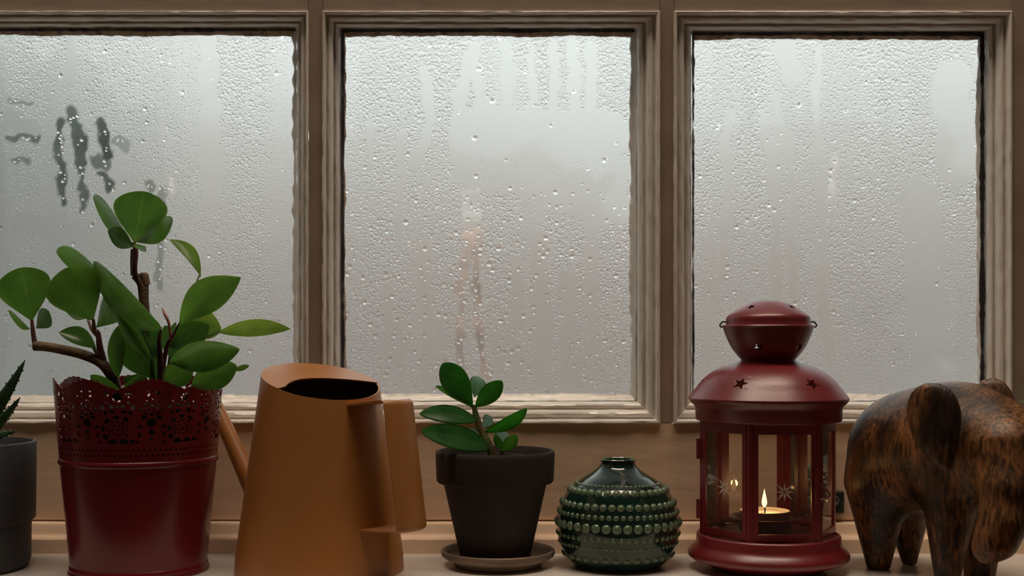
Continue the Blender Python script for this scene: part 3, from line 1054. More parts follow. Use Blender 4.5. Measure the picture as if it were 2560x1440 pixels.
bound = [(UTOT * i / 320, 0.0) for i in range(321)] + [(UTOT, HL * k / 8) for k in range(1, 8)]
bound += [(UTOT * i / 720, edge_h(UTOT * i / 720)) for i in range(720, -1, -1)] + [(0.0, HL * k / 8) for k in range(7, 0, -1)]
holes = []
for r in range(NREP):
    u0 = r * TW          # rosette centre; crest at u0 + TW/2

    def H(h):
        if min(p[0] for p in h) > 0.3 and max(p[0] for p in h) < UTOT - 0.3:
            holes.append(h)
    for sh in ((0, UTOT) if r == 0 else (0,)):
        c0 = u0 + sh
        # lower rosette
        vz = 24.5
        H(ell(c0, vz, 1.25, 1.15))
        for k in range(7):
            a = 2 * math.pi * (k + .5) / 7
            H(ell(c0 + 4.0 * math.cos(a), vz + 3.7 * math.sin(a), 0.95, 0.9, n=8))
        for k in range(12):
            a = 2 * math.pi * k / 12
            if math.sin(a) > -0.8:
                H(ell(c0 + 7.4 * math.cos(a), vz + 6.4 * math.sin(a), 0.95, 0.9, n=8))
        for k in range(8):
            a = math.pi / 2 + 2 * math.pi * (k + 0.5) / 9.4 - .9
            if math.sin(a) > -0.55:
                H(ell(c0 + 11.2 * math.cos(a), vz + 9.6 * math.sin(a), 2.4, 1.6, a + math.pi / 2))
        for s in (-1, 1):
            H([(c0 + s * 4.2 + 3.6 * math.cos(math.pi * k / 8), vz - 10.0 + 3.6 * math.sin(math.pi * k / 8)) for k in range(9)])
            H(ell(c0 + s * 10.6, vz - 8.2, 1.9, 1.6, s * 0.5))
            H(ell(c0 + s * 14.2, vz - 8.8, 1.0, 1.3, s * -0.4, n=8))
            H(ell(c0 + s * 15.4, vz - 3.4, 1.1, 2.1, s * 0.3, n=8))
            H(ell(c0 + s * 15.6, vz + 2.6, 2.2, 1.3, 0, n=8))
        # upper: big circle above the rosette with half lenses beside
        H(ell(c0, 48.8, 3.5, 3.7, n=16))
        for s in (-1, 1):
            H([(c0 + s * (8.0 + p), 51.0 - q) for p, q in ((-2.6, -.9), (0, -1.6), (2.4, -.9), (1.6, 1.2), (0, 2.4), (-1.6, 1.0))][::1])
            H(ell(c0 + s * 4.2, 42.6, 2.0, 1.3, s * 0.5, n=8))
            H(ell(c0 + s * 8.0, 45.3, 1.3, 1.5, s * 0.3, n=8))
            H(ell(c0 + s * 11.0, 41.6, 1.5, 1.9, s * -0.6, n=8))
            H(ell(c0 + s * 4.4, 38.4, 2.3, 1.6, s * -0.2, n=9))
            H(ell(c0 + s * 9.0, 37.4, 1.7, 1.3, s * -0.5, n=8))
        H(ell(c0, 42.2, 1.6, 0.9, n=8))
    c1 = u0 + TW / 2
    # crest motif
    H(ell(c1, 30.0, 3.5, 3.4, n=14))
    H(ell(c1, 22.8, 1.9, 2.2))
    H(ell(c1, 18.0, 1.0, 1.0, n=8))
    for s in (-1, 1):
        H([(c1 + s * (4.8 + p), 34.2 + q) for p, q in ((-2.4, .8), (2.2, 1.4), (2.6, -.6), (1.2, -2.0), (-.6, -1.4))])
        H(ell(c1 + s * 3.4, 51.6, 2.3, 2.4, n=12))
        H(ell(c1 + s * 7.6, 50.0, 1.1, 1.1, n=8))
    cz = 43.0
    H(ell(c1, cz, 1.8, 1.3, n=8))
    for k in range(9):
        a = math.pi / 2 + 2 * math.pi * k / 9
        H(ell(c1 + 4.6 * math.cos(a), cz + 4.0 * math.sin(a), 0.95, 0.9, n=8))
    for k in range(5):
        a = math.pi * (0.14 + 0.72 * k / 4) + math.pi
        H(ell(c1 + 8.2 * math.cos(a), cz + 7.2 * math.sin(a), 1.7, 1.2, a + math.pi / 2, n=8))
    for k in range(12):
        for row, vv in ((0, 5.4), (1, 9.4)):
            H(ell(u0 + TW * (k + 0.25 + 0.5 * row) / 12, vv, 0.95, 0.95, n=8))
# drop holes that touch others
kept = []
for h in holes:
    cx_, cy_ = sum(p[0] for p in h) / len(h), sum(p[1] for p in h) / len(h)
    rr = max(math.dist(p, (cx_, cy_)) for p in h)
    ok = True
    if cy_ + rr > edge_h(cx_) - 0.7:
        ok = False
    for k2 in kept:
        if abs(k2[0] - cx_) < 8 and math.dist((k2[0], k2[1]), (cx_, cy_)) < 8:
            for p in h:
                if inside_poly(p, k2[3]) or min(math.dist(p, q) for q in k2[3]) < 0.35:
                    ok = False
                    break
            if ok and inside_poly((k2[0], k2[1]), h):
                ok = False
        if not ok:
            break
    if ok:
        kept.append((cx_, cy_, rr, h))
holes = [k[3] for k in kept]
st = [(UTOT * (i + 0.5 * (j % 2)) / 170, HL * j / 16) for i in range(170) for j in range(1, 16)]
vs, tris = sheet(bound, holes, st)
A_ROS = math.radians(-87 - 180)
V = []
for (u, vv) in vs:
    a = A_ROS + u / UTOT * 2 * math.pi
    z = ZC + vv / 1000
    r = R1 + (R2 - R1) * (z - ZC) / (ZV - ZC)
    V.append((pc.x + r * math.cos(a), pc.y + r * math.sin(a), z))
o = mk('lace_collar', V, tris, REDPOT, pot, props={'label': 'red metal collar pierced with a lace pattern'})
split(solidify(o, 0.0007, 0))
lathe('inner_pot', [(0.040, 0.006), (0.0545, 0.128), (0.0555, 0.1285), (0.0555, 0.130), (0.0538, 0.130), (0.052, 0.122)], pc, simple('dark_plastic', (0.03, 0.04, 0.035), rough=0.5), pot, 64)
lathe('soil', [(0.053, 0.121), (0.04, 0.124), (0.02, 0.126), (0.0, 0.126)], pc, SOIL, pot, 40)


def C1(x, y, Y):      # crop-1 coordinates of my notes
    return P(x / 2.571, 440 + y / 2.571, Y)


def W1(w, Y=0.92):
    return S(w / 2.571, Y)


def stem(name, pts, rads, mat, parent=pot, conv=C1, wconv=W1, seg=10):
    pp = smooth_prof([tuple(conv(*p)) for p in pts], 4)
    rr = smooth_prof([(wconv(r),) for r in rads], 4)
    return tube(name, pp, [r[0] for r in rr], mat, parent, seg)


B = 0.92
LEAVES = [
    # base, tip, half width, roll, bend, cup, material, extra
    ((862, 432, .925), (925, 98, .935), 172, 0.1, -.05, .10, LEAFM, dict(p=1.7, q=.62)),
    ((836, 420, .93), (598, 140, .945), 150, -1.02, .0, .05, LEAFD, dict(p=1.3, side=-.03)),
    ((868, 425, .93), (1112, 282, .955), 110, 1.25, .03, .1, LEAFD, {}),
    ((862, 455, .918), (692, 352, .900), 75, .75, -.10, .3, LEAFD, dict(p=1.3)),
    ((865, 458, .918), (935, 452, .89), 40, 1.0, .0, .2, LEAFD, dict(p=1.3)),
    ((205, 935, .915), (128, 590, .915), 178, 0.0, -.04, .08, LEAFM, dict(p=1.75, q=.58)),
    ((195, 985, .92), (58, 882, .93), 85, -1.0, .0, .05, LEAFD, {}),
    ((232, 980, .92), (314, 868, .93), 85, 1.2, .0, .1, LEAFD, {}),
    ((600, 932, .905), (420, 592, .895), 176, 0.25, -.06, .12, LEAFM, dict(p=1.7, q=.58, side=.03)),
    ((680, 660, .94), (362, 490, .945), 150, -1.0, .0, .05, LEAFD, dict(p=1.2, side=-.10)),
    ((560, 915, .925), (378, 808, .935), 105, -1.02, .0, .05, LEAFD, {}),
    ((618, 975, .92), (775, 735, .935), 140, 1.2, .03, .1, LEAFD, {}),
    ((1040, 985, .89), (600, 556, .915), 150, -.75, .06, .12, LEAFD, dict(p=1.05, q=.62)),
    ((1290, 650, .965), (1086, 408, .975), 46, .5, .10, .2, LEAFL, dict(p=1.1, q=.85, side=-.10)),
    ((1150, 950, .90), (1548, 652, .90), 112, .35, .10, .25, LEAFM, dict(p=1.15, q=.85, side=.10)),
    ((1400, 1005, .965), (1868, 984, .985), 62, .45, .10, .15, LEAFL, dict(p=.95, q=.85, side=.10)),
    ((1170, 1000, .95), (1422, 980, .965), 100, .1, .0, .2, LEAFL, dict(p=1.2, side=.16)),
    ((1085, 1100, .93), (1345, 958, .935), 92, .1, .02, .2, LEAFD, dict(p=1.1)),
    ((1092, 1195, .88), (1540, 1112, .875), 110, .45, .10, .25, LEAFD, dict(p=1.1, side=.06)),
    ((1235, 1345, .89), (1520, 1215, .885), 95, .2, .0, .15, LEAFM, dict(p=1.1, q=.65)),
    ((1085, 1350, .885), (1225, 1185, .88), 85, .2, .0, .15, LEAFM, dict(p=1.0, q=.7)),
    ((1470, 1250, .96), (1602, 1220, .975), 22, .6, .0, .2, LEAFD, {}),
    ((760, 1300, .90), (762, 962, .905), 82, -.5, .05, .15, LEAFM, dict(p=1.1, q=.7, side=-.05)),
    ((955, 1295, .905), (800, 1010, .91), 105, -.1, .03, .1, LEAFM, dict(p=1.2, q=.7)),
    ((968, 1175, .89), (752, 895, .885), 45, .2, .06, .5, LEAFM, dict(p=1.05, q=.7)),
    ((1005, 1170, .925), (880, 895, .935), 112, .1, .02, .1, LEAFD, dict(p=1.15, q=.7)),
    ((1015, 1320, .93), (950, 1080, .93), 85, .1, .02, .1, LEAFM, dict(p=1.0)),
    ((1130, 1180, .935), (1060, 960, .94), 60, .1, .02, .1, LEAFD, dict(p=1.0)),
    ((770, 1375, .885), (580, 1282, .885), 70, -.55, -.05, .25, LEAFD, dict(p=1.1, side=.10)),
    ((765, 1385, .875), (950, 1312, .90), 62, .75, .02, .25, LEAFD, dict(p=1.1, side=.06)),
    ((790, 1300, .90), (945, 1300, .925), 60, .3, .0, .25, LEAFD, dict(p=1.1, side=-.1)),
    ((618, 1110, .905), (380, 1005, .895), 66, .65, .08, .3, LEAFM, dict(p=1.2, side=-.05)),
    ((1075, 1080, .91), (1130, 940, .92), 22, .3, .0, .3, LEAFM, dict(p=1.1)),
    ((1060, 1345, .90), (1095, 1200, .90), 30, .3, .0, .2, LEAFL, dict(p=1.1)),
]
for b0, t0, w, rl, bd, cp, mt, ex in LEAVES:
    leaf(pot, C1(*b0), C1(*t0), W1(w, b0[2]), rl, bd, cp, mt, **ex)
stem('stem', [(860, 425, .925), (872, 490, .926), (864, 600, .928), (880, 670, .932)], [12, 17, 18, 18], REDSTEM)
stem('stem', [(848, 470, .93), (846, 560, .932), (850, 640, .934)], [8, 9, 10], REDSTEM)
stem('stem', [(862, 640, .934), (915, 690, .934), (925, 800, .934), (945, 1000, .934), (1000, 1400, .932)], [24, 36, 32, 30, 28], BARK)
stem('stem', [(922, 622, .934), (923, 632, .934), (926, 650, .934), (932, 700, .934)], [20, 29, 32, 34], BARK)
stem('stem', [(205, 925, .915), (212, 1000, .915), (225, 1080, .915)], [10, 14, 17], REDSTEM)
stem('branch', [(222, 1092, .915), (300, 1098, .914), (420, 1120, .912), (540, 1150, .91), (650, 1200, .908), (720, 1290, .91), (760, 1420, .925)], [32, 30, 31, 32, 34, 36, 34], BARK)
stem('stem', [(600, 920, .905), (608, 990, .906), (630, 1010, .906), (640, 1090, .906), (660, 1190, .908)], [9, 15, 16, 20, 28], REDSTEM)
stem('stem', [(560, 905, .925), (590, 985, .915), (628, 1030, .906)], [7, 11, 12], REDSTEM)
stem('stem', [(600, 1105, .905), (630, 1140, .906), (660, 1190, .908)], [10, 18, 22], GREENSTEM)
stem('stem', [(1038, 970, .89), (1022, 1060, .90), (1030, 1180, .91), (1035, 1420, .92)], [3, 13, 20, 24], REDSTEM)
stem('stem', [(1155, 940, .90), (1105, 1040, .905), (1075, 1090, .91), (1045, 1250, .915), (1040, 1420, .92)], [4, 10, 13, 17, 20], REDSTEM)
stem('stem', [(1280, 640, .965), (1200, 850, .955), (1110, 1080, .945), (1070, 1400, .935)], [6, 8, 12, 16], GREENSTEM)
stem('stem', [(1405, 1005, .965), (1280, 1060, .955), (1130, 1200, .945), (1080, 1400, .935)], [7, 9, 12, 14], GREENSTEM)
stem('stem', [(1240, 1345, .89), (1200, 1420, .905), (1150, 1480, .915)], [10, 11, 12], GREENSTEM)
stem('stem', [(765, 1375, .88), (800, 1450, .90), (840, 1500, .915)], [10, 11, 12], GREENSTEM)
stem('stem', [(1100, 1060, .905), (1085, 945, .902), (1060, 890, .902), (1042, 848, .904)], [8, 9, 9, 3], simple('pink_stem', (0.45, 0.17, 0.11), rough=0.5))

# ------------------------------------------------------------------ watering can
YC = 0.93
cc = Vector(((800 - CX) / F * YC, YC, 0))
can = thing('watering_can', cc, 'mustard orange metal watering can with slanted top and flat handle', 'watering can')
PA, PB, PZ = -0.154, 0.236, 0.1493


def can_r(z):
    return 0.0671 - 0.1405 * z


def can_rim(th):
    k = PA * math.cos(th) + PB * math.sin(th)
    z = (PZ + 0.0671 * k) / (1 + 0.1405 * k)
    r = can_r(z)
    return Vector((cc.x + r * math.cos(th), cc.y + r * math.sin(th), z))


NS = 120
V, Fq = [], []
for k in range(NS):
    th = 2 * math.pi * k / NS
    top = can_rim(th)
    for i in range(13):
        t = i / 12
        z = 0.0006 + (top.z - 0.0006) * t
        r = can_r(z)
        if i == 0:
            r -= 0.0012
        V.append((cc.x + r * math.cos(th), cc.y + r * math.sin(th), z if i else 0.0))
for k in range(NS):
    k2 = (k + 1) % NS
    for i in range(12):
        Fq.append((k * 13 + i, k2 * 13 + i, k2 * 13 + i + 1, k * 13 + i + 1))
body = mk('can_body', V, Fq, [ORANGE, CANIN], can)
m = solidify(body, 0.0013).modifiers[-1]
m.material_offset = 1
m.material_offset_rim = 0
split(body)
lathe('can_base', [(0.0, 0.001), (0.0655, 0.001), (0.0655, 0.0025), (0.0, 0.0025)], cc, ORANGE, can, 64)


def unproj_plane(x, y):
    dx, dz = (x - CX) / F, -(y - HY) / F
    # (dx*t, t, CAMZ+dz*t) on z = PZ + PA*(X-cx) + PB*(Y-cy)
    t = (PZ - PA * cc.x - PB * cc.y - CAMZ) / (dz - PA * dx - PB)
    return Vector((dx * t, t, CAMZ + dz * t))


cur = [unproj_plane(*q) for q in smooth_prof([(712, 969), (722, 959), (742, 951), (775, 947), (820, 947), (870, 950), (910, 954), (944, 958)], 4)]
thA = math.atan2(cur[0].y - cc.y, cur[0].x - cc.x)
thB = math.atan2(cur[-1].y - cc.y, cur[-1].x - cc.x)
while thB < thA - 2 * math.pi:
    thB += 2 * math.pi
thA_ = thA
while thA_ < thB:
    thA_ += 2 * math.pi
arc = [can_rim(thB + (thA_ - thB) * i / 60) for i in range(61)]
# move along the arc that runs over the back (largest y)
if max(p.y for p in arc) < cc.y:
    thA_ -= 2 * math.pi
    arc = [can_rim(thB + (thA_ - thB) * i / 60) for i in range(61)]
poly = cur[1:-1] + [can_rim(thB + (thA_ - thB) * i / 60) for i in range(61)]
lid = mk('top_plate', poly, [tuple(range(len(poly)))], ORANGE, can, smooth=False)
solidify(lid, 0.0012, 0)
# handle
ph = math.radians(-38)
dv, pv = Vector((math.cos(ph), math.sin(ph), 0)), Vector((-math.sin(ph), math.cos(ph), 0))


def rounded(path, rad, n=5):
    out = [path[0]]
    for a, b, c in zip(path[:-2], path[1:-1], path[2:]):
        va, vc = (Vector(a) - Vector(b)), (Vector(c) - Vector(b))
        r = min(rad, va.length * .45, vc.length * .45)
        p, q = Vector(b) + va.normalized() * r, Vector(b) + vc.normalized() * r
        for i in range(n + 1):
            t = i / n
            out.append(tuple(p * (1 - t) ** 2 + Vector(b) * 2 * t * (1 - t) + q * t * t))
    out.append(path[-1])
    return out


path = rounded([(can_r(.1318) - .0025, .1318), (.0885, .1362), (.1030, .0405), (can_r(.0385) - .0025, .0385)], .004)
V, Fq = [], []
K = 11
for (r, z) in path:
    for j in range(K):
        s = -1 + 2 * j / (K - 1)
        wv = 0.0155
        rr = r - 0.0045 * s * s * (1 if r > 0.082 else max(0, (r - 0.06) / 0.022))
        V.append(cc + dv * rr + pv * (s * wv) + Vector((0, 0, z)))
for i in range(len(path) - 1):
    for j in range(K - 1):
        Fq.append((i * K + j, i * K + j + 1, (i + 1) * K + j + 1, (i + 1) * K + j))
hd = mk('handle', V, Fq, ORANGE, can)
autosmooth(hd, 50)
split(solidify(hd, 0.0015, 0))
sp0, sp1 = Vector((-0.194, 0.968, 0.0194)), P(512, 955, 1.006)
tube('spout', [sp0.lerp(sp1, t) for t in (0, .2, .4, .6, .8, 1)], [.0105, .0092, .0079, .0069, .0062, .0058], ORANGE, can, 20)

# ------------------------------------------------------------------ saucer and jade plant
YJ = 0.950
jc = Vector(((1238 - CX) / F * YJ, YJ, 0))
sc_ = Vector(((1245 - CX) / F * YJ, YJ, 0))
o = lathe('saucer', [(0, .0), (.0335, .0), (.0345, .0006), (.0375, .0045), (.0425, .0065), (.0452, .0085), (.0458, .0105), (.0455, .0125), (.0440, .0132), (.0425, .0124), (.0408, .0078), (.0375, .0040), (0, .0036)], sc_, SAUCER, None, 72, sharp=50)
tag(o, 'round unglazed grey brown clay saucer under the dark succulent pot', 'saucer')
jade = thing('potted_jade_plant', jc + Vector((0, 0, .0038)), 'small thick leaved succulent in a dark clay pot on a saucer', 'potted plant')
zj = .0038
lathe('clay_pot', smooth_prof([(0, zj), (.0268, zj), (.0276, zj + .0008), (.0412, .0650)], 1) + [(.0420, .0664), (.0455, .0668), (.0468, .0680), (.0472, .0705), (.0480, .0890), (.0478, .0915), (.0468, .0926), (.0452, .0924), (.0442, .0905), (.0425, .0760), (.0400, .0640), (.026, .010), (0, .010)],
      Vector((jc.x, jc.y, 0)), CLAY, jade, 80, sharp=45)
V, Fq = [], []
for i in range(15):
    for k in range(48):
        r = .0438 * i / 14
        a = 2 * math.pi * k / 48
        V.append((jc.x + r * math.cos(a), jc.y + r * math.sin(a), .0862 + .0016 * noise.noise(Vector((r * 300 * math.cos(a), r * 300 * math.sin(a), 2))) + .0009 * noise.noise(Vector((r * 900 * math.cos(a), r * 900 * math.sin(a), 5)))))
for i in range(14):
    for k in range(48):
        Fq.append((i * 48 + k, i * 48 + (k + 1) % 48, (i + 1) * 48 + (k + 1) % 48, (i + 1) * 48 + k))
mk('soil', V, Fq, SOIL, jade)


def C4(x, y, Y):
    return P(1020 + x / 2.571, 880 + y / 2.571, Y)


JL = [
    ((418, 350, .94), (222, 72, .93), 88, .1, .03, .10, JADE, dict(p=1.5, q=.62), 10),
    ((425, 290, .955), (455, 160, .985), 56, .2, .05, .2, JADE, dict(p=1.1), 8),
    ((432, 355, .94), (606, 186, .93), 62, .15, .03, .12, JADE, dict(p=1.3, q=.65), 9),
    ((418, 362, .94), (176, 218, .945), 62, -1.1, -.10, .2, JADE, dict(p=1.2), 8),
    ((452, 445, .94), (74, 398, .92), 66, .55, .08, .2, JADE, dict(p=1.15, q=.6), 12),
    ((535, 622, .935), (84, 510, .91), 84, .45, .07, .2, JADE, dict(p=1.15, q=.6), 12),
    ((490, 515, .94), (764, 362, .925), 62, .75, .07, .2, JADE, dict(p=1.2, q=.65), 11),
    ((480, 495, .955), (530, 412, .98), 42, .2, .0, .2, JADE, {}, 7),
    ((470, 540, .955), (375, 512, .985), 36, .5, .0, .2, JADE, {}, 7),
    ((585, 600, .96), (615, 505, .985), 66, .3, .02, .2, JADE, dict(p=1.1), 8),
    ((606, 632, .93), (562, 528, .925), 30, -.5, .02, .2, JADEL, dict(p=1.2), 8),
    ((610, 636, .93), (698, 534, .92), 42, .15, .02, .15, JADEL, dict(p=1.25, q=.6), 8),
]
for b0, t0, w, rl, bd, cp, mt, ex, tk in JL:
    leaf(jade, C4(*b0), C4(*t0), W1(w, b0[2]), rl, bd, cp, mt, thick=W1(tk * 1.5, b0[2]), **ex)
stem('stem', [(555, 690, .935), (520, 600, .936), (470, 500, .938), (435, 400, .94), (425, 340, .94)], [28, 27, 24, 20, 13], GREENSTEM, jade, C4)
stem('stem', [(500, 560, .936), (485, 530, .938), (500, 500, .938)], [22, 20, 14], GREENSTEM, jade, C4)
stem('stem', [(600, 670, .93), (608, 635, .93)], [14, 11], GREENSTEM, jade, C4)
V, Fq = lathe_vf([(0.0001, -.0025), (.003, -.0012), (.0042, .0004), (.003, .002), (.0001, .0026)], Vector((C4(632, 655, .915).x, .915, .0882)), 9)
V = [(v[0] + .0006 * noise.noise(Vector(v) * 500), v[1], v[2] + .0006 * noise.noise(Vector(v) * 400 + Vector((3, 0, 0)))) for v in V]
mk('pebble', V, Fq, simple('pale_stone', (0.6, 0.55, 0.47), rough=0.8), jade)

# ------------------------------------------------------------------ vase
YV = 0.950
vc = Vector(((1545 - CX) / F * YV, YV, 0))
vase = thing('bobbled_vase', vc, 'squat dark green glazed vase covered in rows of bobbles', 'vase')
KV = F / YV
VPT = [(0.0335, 0.0), (0.0350, 0.0010), (0.0405, 0.0060), (0.0455, 0.0140), (0.0485, 0.0240), (0.0493, 0.0345), (0.0478, 0.0450), (0.0440, 0.0545), (0.0375, 0.0635), (0.0290, 0.0700), (0.0210, 0.0748),
       (0.0160, 0.0785), (0.0140, 0.0815), (0.0138, 0.0838)]
vp = smooth_prof(VPT, 5)
lathe('vase_body', [(0, 0.0)] + vp + [(0.0142, 0.0850), (0.0137, 0.0856), (0.0126, 0.0850), (0.0122, 0.082), (0.014, 0.077), (0.02, 0.071)], vc, GLAZE, vase, 96, sharp=60)
lathe('vase_lip', [(0.0139, 0.0846), (0.0143, 0.0852), (0.0138, 0.0858), (0.0131, 0.0857), (0.0126, 0.0851)], vc, GLAZEP, vase, 64)


def vr(z):
    for (r0, z0), (r1, z1) in zip(vp[:-1], vp[1:]):
        if z0 <= z <= z1:
            t = (z - z0) / (z1 - z0 + 1e-9)
            return r0 + (r1 - r0) * t, math.atan2(r0 - r1, z1 - z0)
    return vp[-1][0], 0


def dome_vf(r, h, seg=10):
    V, Fq = [], []
    rings = [(1.12, 0.0), (0.95, 0.30), (0.75, 0.62), (0.42, 0.90)]
    for a, b in rings:
        for k in range(seg):
            t = 2 * math.pi * k / seg
            V.append((r * a * math.cos(t), r * a * math.sin(t), h * b))
    V.append((0, 0, h))
    for q in range(3):
        for k in range(seg):
            Fq.append((q * seg + k, q * seg + (k + 1) % seg, (q + 1) * seg + (k + 1) % seg, (q + 1) * seg + k))
    for k in range(seg):
        Fq.append((3 * seg + k, 3 * seg + (k + 1) % seg, 4 * seg))
    return V, Fq


# (image y on the front face, bobble radius px, count)
ROWS = [(1218, 4.5, 58), (1235, 10.5, 34), (1271, 9.5, 41), (1297, 6.8, 54), (1325, 11.5, 37), (1354, 6.2, 52), (1376, 4.5, 68), (1405, 9.0, 33)]
rest = []
nb = 0
for ri, (y, rp_, cnt) in enumerate(ROWS):
    z = CAMZ - (y - HY) / F * (YV - 0.047)
    for _ in range(6):
        r, tilt = vr(z)
        z = CAMZ - (y - HY) / F * (YV - r)
    z = max(z, 0.004)
    r, tilt = vr(z)
    rb = S(rp_, YV - r)
    dv_, df_ = dome_vf(rb, rb * 0.75)
    shared = None
    for k in range(cnt):
        a = -math.pi / 2 + 2 * math.pi * (k + 0.37 * (ri % 3)) / cnt
        rot = Matrix.Rotation(a, 4, 'Z') @ Matrix.Rotation(math.pi / 2 - tilt, 4, 'Y')
        loc = Vector((r * math.cos(a), r * math.sin(a), z)) - (rot @ Vector((0, 0, 1))) * rb * 0.12
        if rp_ >= 6 and math.sin(a) < 0.12:
            if shared is None:
                o = mk('bobble', dv_, df_, GLAZEP)
                shared = o.data
                o.parent = vase
            else:
                o = bpy.data.objects.new('bobble', shared)
                COL.objects.link(o)
                o.parent = vase
            o.location = loc
            o.rotation_euler = rot.to_euler()
            nb += 1
        else:
            M = Matrix.Translation(vc + loc) @ rot
            rest.append(([tuple(M @ Vector(p)) for p in dv_], df_))
v, f = join_vf(rest)
mk('small_bobbles', v, f, GLAZEP, vase, props={'kind': 'stuff'})

# ------------------------------------------------------------------ lantern
YL = 0.935
lc = Vector(((1920 - CX) / F * YL, YL, 0))
lan = thing('lantern', lc, 'red metal hexagonal candle lantern with star cut domed roof', 'lantern')
KL = F / YL


def zl(y): return CAMZ - (y - HY) / KL
def rl_(px): return px / KL


lathe('base', [(0, 0.0), (.040, 0.0), (.0425, .0012), (.050, .0052), (.0600, .0085), (.0626, .0105), (.0630, .0128), (.0620, .0150), (.0590, .0180), (.0568, .0200), (.0563, .0222), (.0562, .0268), (.0555, .0282), (.0535, .0286), (.053, .0276), (0, .0276)],
      lc, REDLAN, lan, 96, sharp=55)
ZPB, ZPT = .0282, zl(1052)
HA = [math.radians(-117 + 60 * k) for k in range(6)]
HR = .0545
HV = [Vector((lc.x + HR * math.cos(a), lc.y + HR * math.sin(a), 0)) for a in HA]
for k in range(6):
    a = HA[k]
    rad_, tan_ = Vector((math.cos(a), math.sin(a), 0)), Vector((-math.sin(a), math.cos(a), 0))
    # folded angle post
    V = []
    for z in (ZPB - .001, ZPT + .004):
        for (u, w) in ((-.0036, -.0022), (0, .0), (.0036, -.0022), (.0030, -.0034), (0, -.0016), (-.0030, -.0034)):
            V.append(HV[k] + tan_ * u + rad_ * w + Vector((0, 0, z)))
    Fq = [(i, (i + 1) % 6, 6 + (i + 1) % 6, 6 + i) for i in range(6)] + [(5, 4, 3, 2, 1, 0), (6, 7, 8, 9, 10, 11)]
    mk('corner_post', V, Fq, REDLAN, lan, smooth=False)
for k in range(6):
    a, b = HV[k], HV[(k + 1) % 6]
    t = (b - a).normalized()
    nn = Vector((t.y, -t.x, 0))            # outward
    w = (b - a).length

    def Q(u, z, d=0.0):
        return a + t * u + nn * d + Vector((0, 0, z))
    u0, u1, z0, z1 = .0030, w - .0030, ZPB + .0012, ZPT - .0010
    bw_, bt, bb_ = .0040, .0064, .0050
    parts = []
    for (ua, ub, za, zb) in ((u0, u0 + bw_, z0, z1), (u1 - bw_, u1, z0, z1), (u0 + bw_, u1 - bw_, z0, z0 + bb_), (u0 + bw_, u1 - bw_, z1 - bt, z1)):
        V = [Q(ua, za, -.0012), Q(ub, za, -.0012), Q(ub, zb, -.0012), Q(ua, zb, -.0012), Q(ua, za, .0004), Q(ub, za, .0004), Q(ub, zb, .0004), Q(ua, zb, .0004)]
        parts.append((V, [(0, 3, 2, 1), (4, 5, 6, 7), (0, 1, 5, 4), (1, 2, 6, 5), (2, 3, 7, 6), (3, 0, 4, 7)]))
    v, f = join_vf(parts)
    pn = mk('side_panel', v, f, REDLAN, lan, smooth=False)
    V = [Q(u0 + bw_ - .001, z0 + bb_ - .001, -.0008), Q(u1 - bw_ + .001, z0 + bb_ - .001, -.0008), Q(u1 - bw_ + .001, z1 - bt + .001, -.0008), Q(u0 + bw_ - .001, z1 - bt + .001, -.0008)]
    mk('pane', V, [(0, 1, 2, 3)], LGLASS, pn, smooth=False)
    # etched eight-rayed star
    um, zm = w / 2, zl(1212) + (.001 if k % 2 else 0)
    V, Fq = [], []
    for q in range(8):
        an = math.pi * q / 4
        R = .0074 if q % 2 == 0 else .0092
        c, s = math.cos(an), math.sin(an)
        n0 = len(V)
        for (e, g) in ((0.0006, 0), (R * .35, .00075), (R, 0), (R * .35, -.00075)):
            V.append(Q(um + c * e - s * g, zm + s * e + c * g, -.0004))
        Fq.append((n0, n0 + 1, n0 + 2, n0 + 3))
    mk('etched_star', V, Fq, ETCH, pn, smooth=False)
# hinges and latch
for (ya, yb) in ((1095, 1146), (1246, 1294)):
    p = HV[5] + (HV[5] - lc).normalized() * .0005
    box('hinge', (p.x - .0024, p.y - .0022, zl(yb)), (p.x + .0016, p.y + .0018, zl(ya)), REDLAN, lan, .0005)
p = HV[1]
tube('latch', [p + Vector((-.003, -.0015, zl(1190))), p + Vector((.0015, -.002, zl(1200))), p + Vector((.0060, -.002, zl(1213))), p + Vector((.0064, -.002, zl(1220))), p + Vector((.003, -.002, zl(1229))), p + Vector((-.001, -.002, zl(1229)))], .0007, REDLAN, lan, 8)
box('latch_plate', (p.x - .0052, p.y - .0040, zl(1240)), (p.x - .0022, p.y - .0022, zl(1155)), REDLAN, lan, .0004)
lathe('roof_ring', [(rl_(170), zl(1050)), (rl_(177), zl(1050)), (rl_(179), zl(1047)), (rl_(180), zl(1020)), (rl_(183), zl(1013)), (rl_(191), zl(1006)), (rl_(196), zl(999)), (rl_(197), zl(994)), (rl_(193), zl(989))], lc, REDLAN, lan, 96, sharp=55)


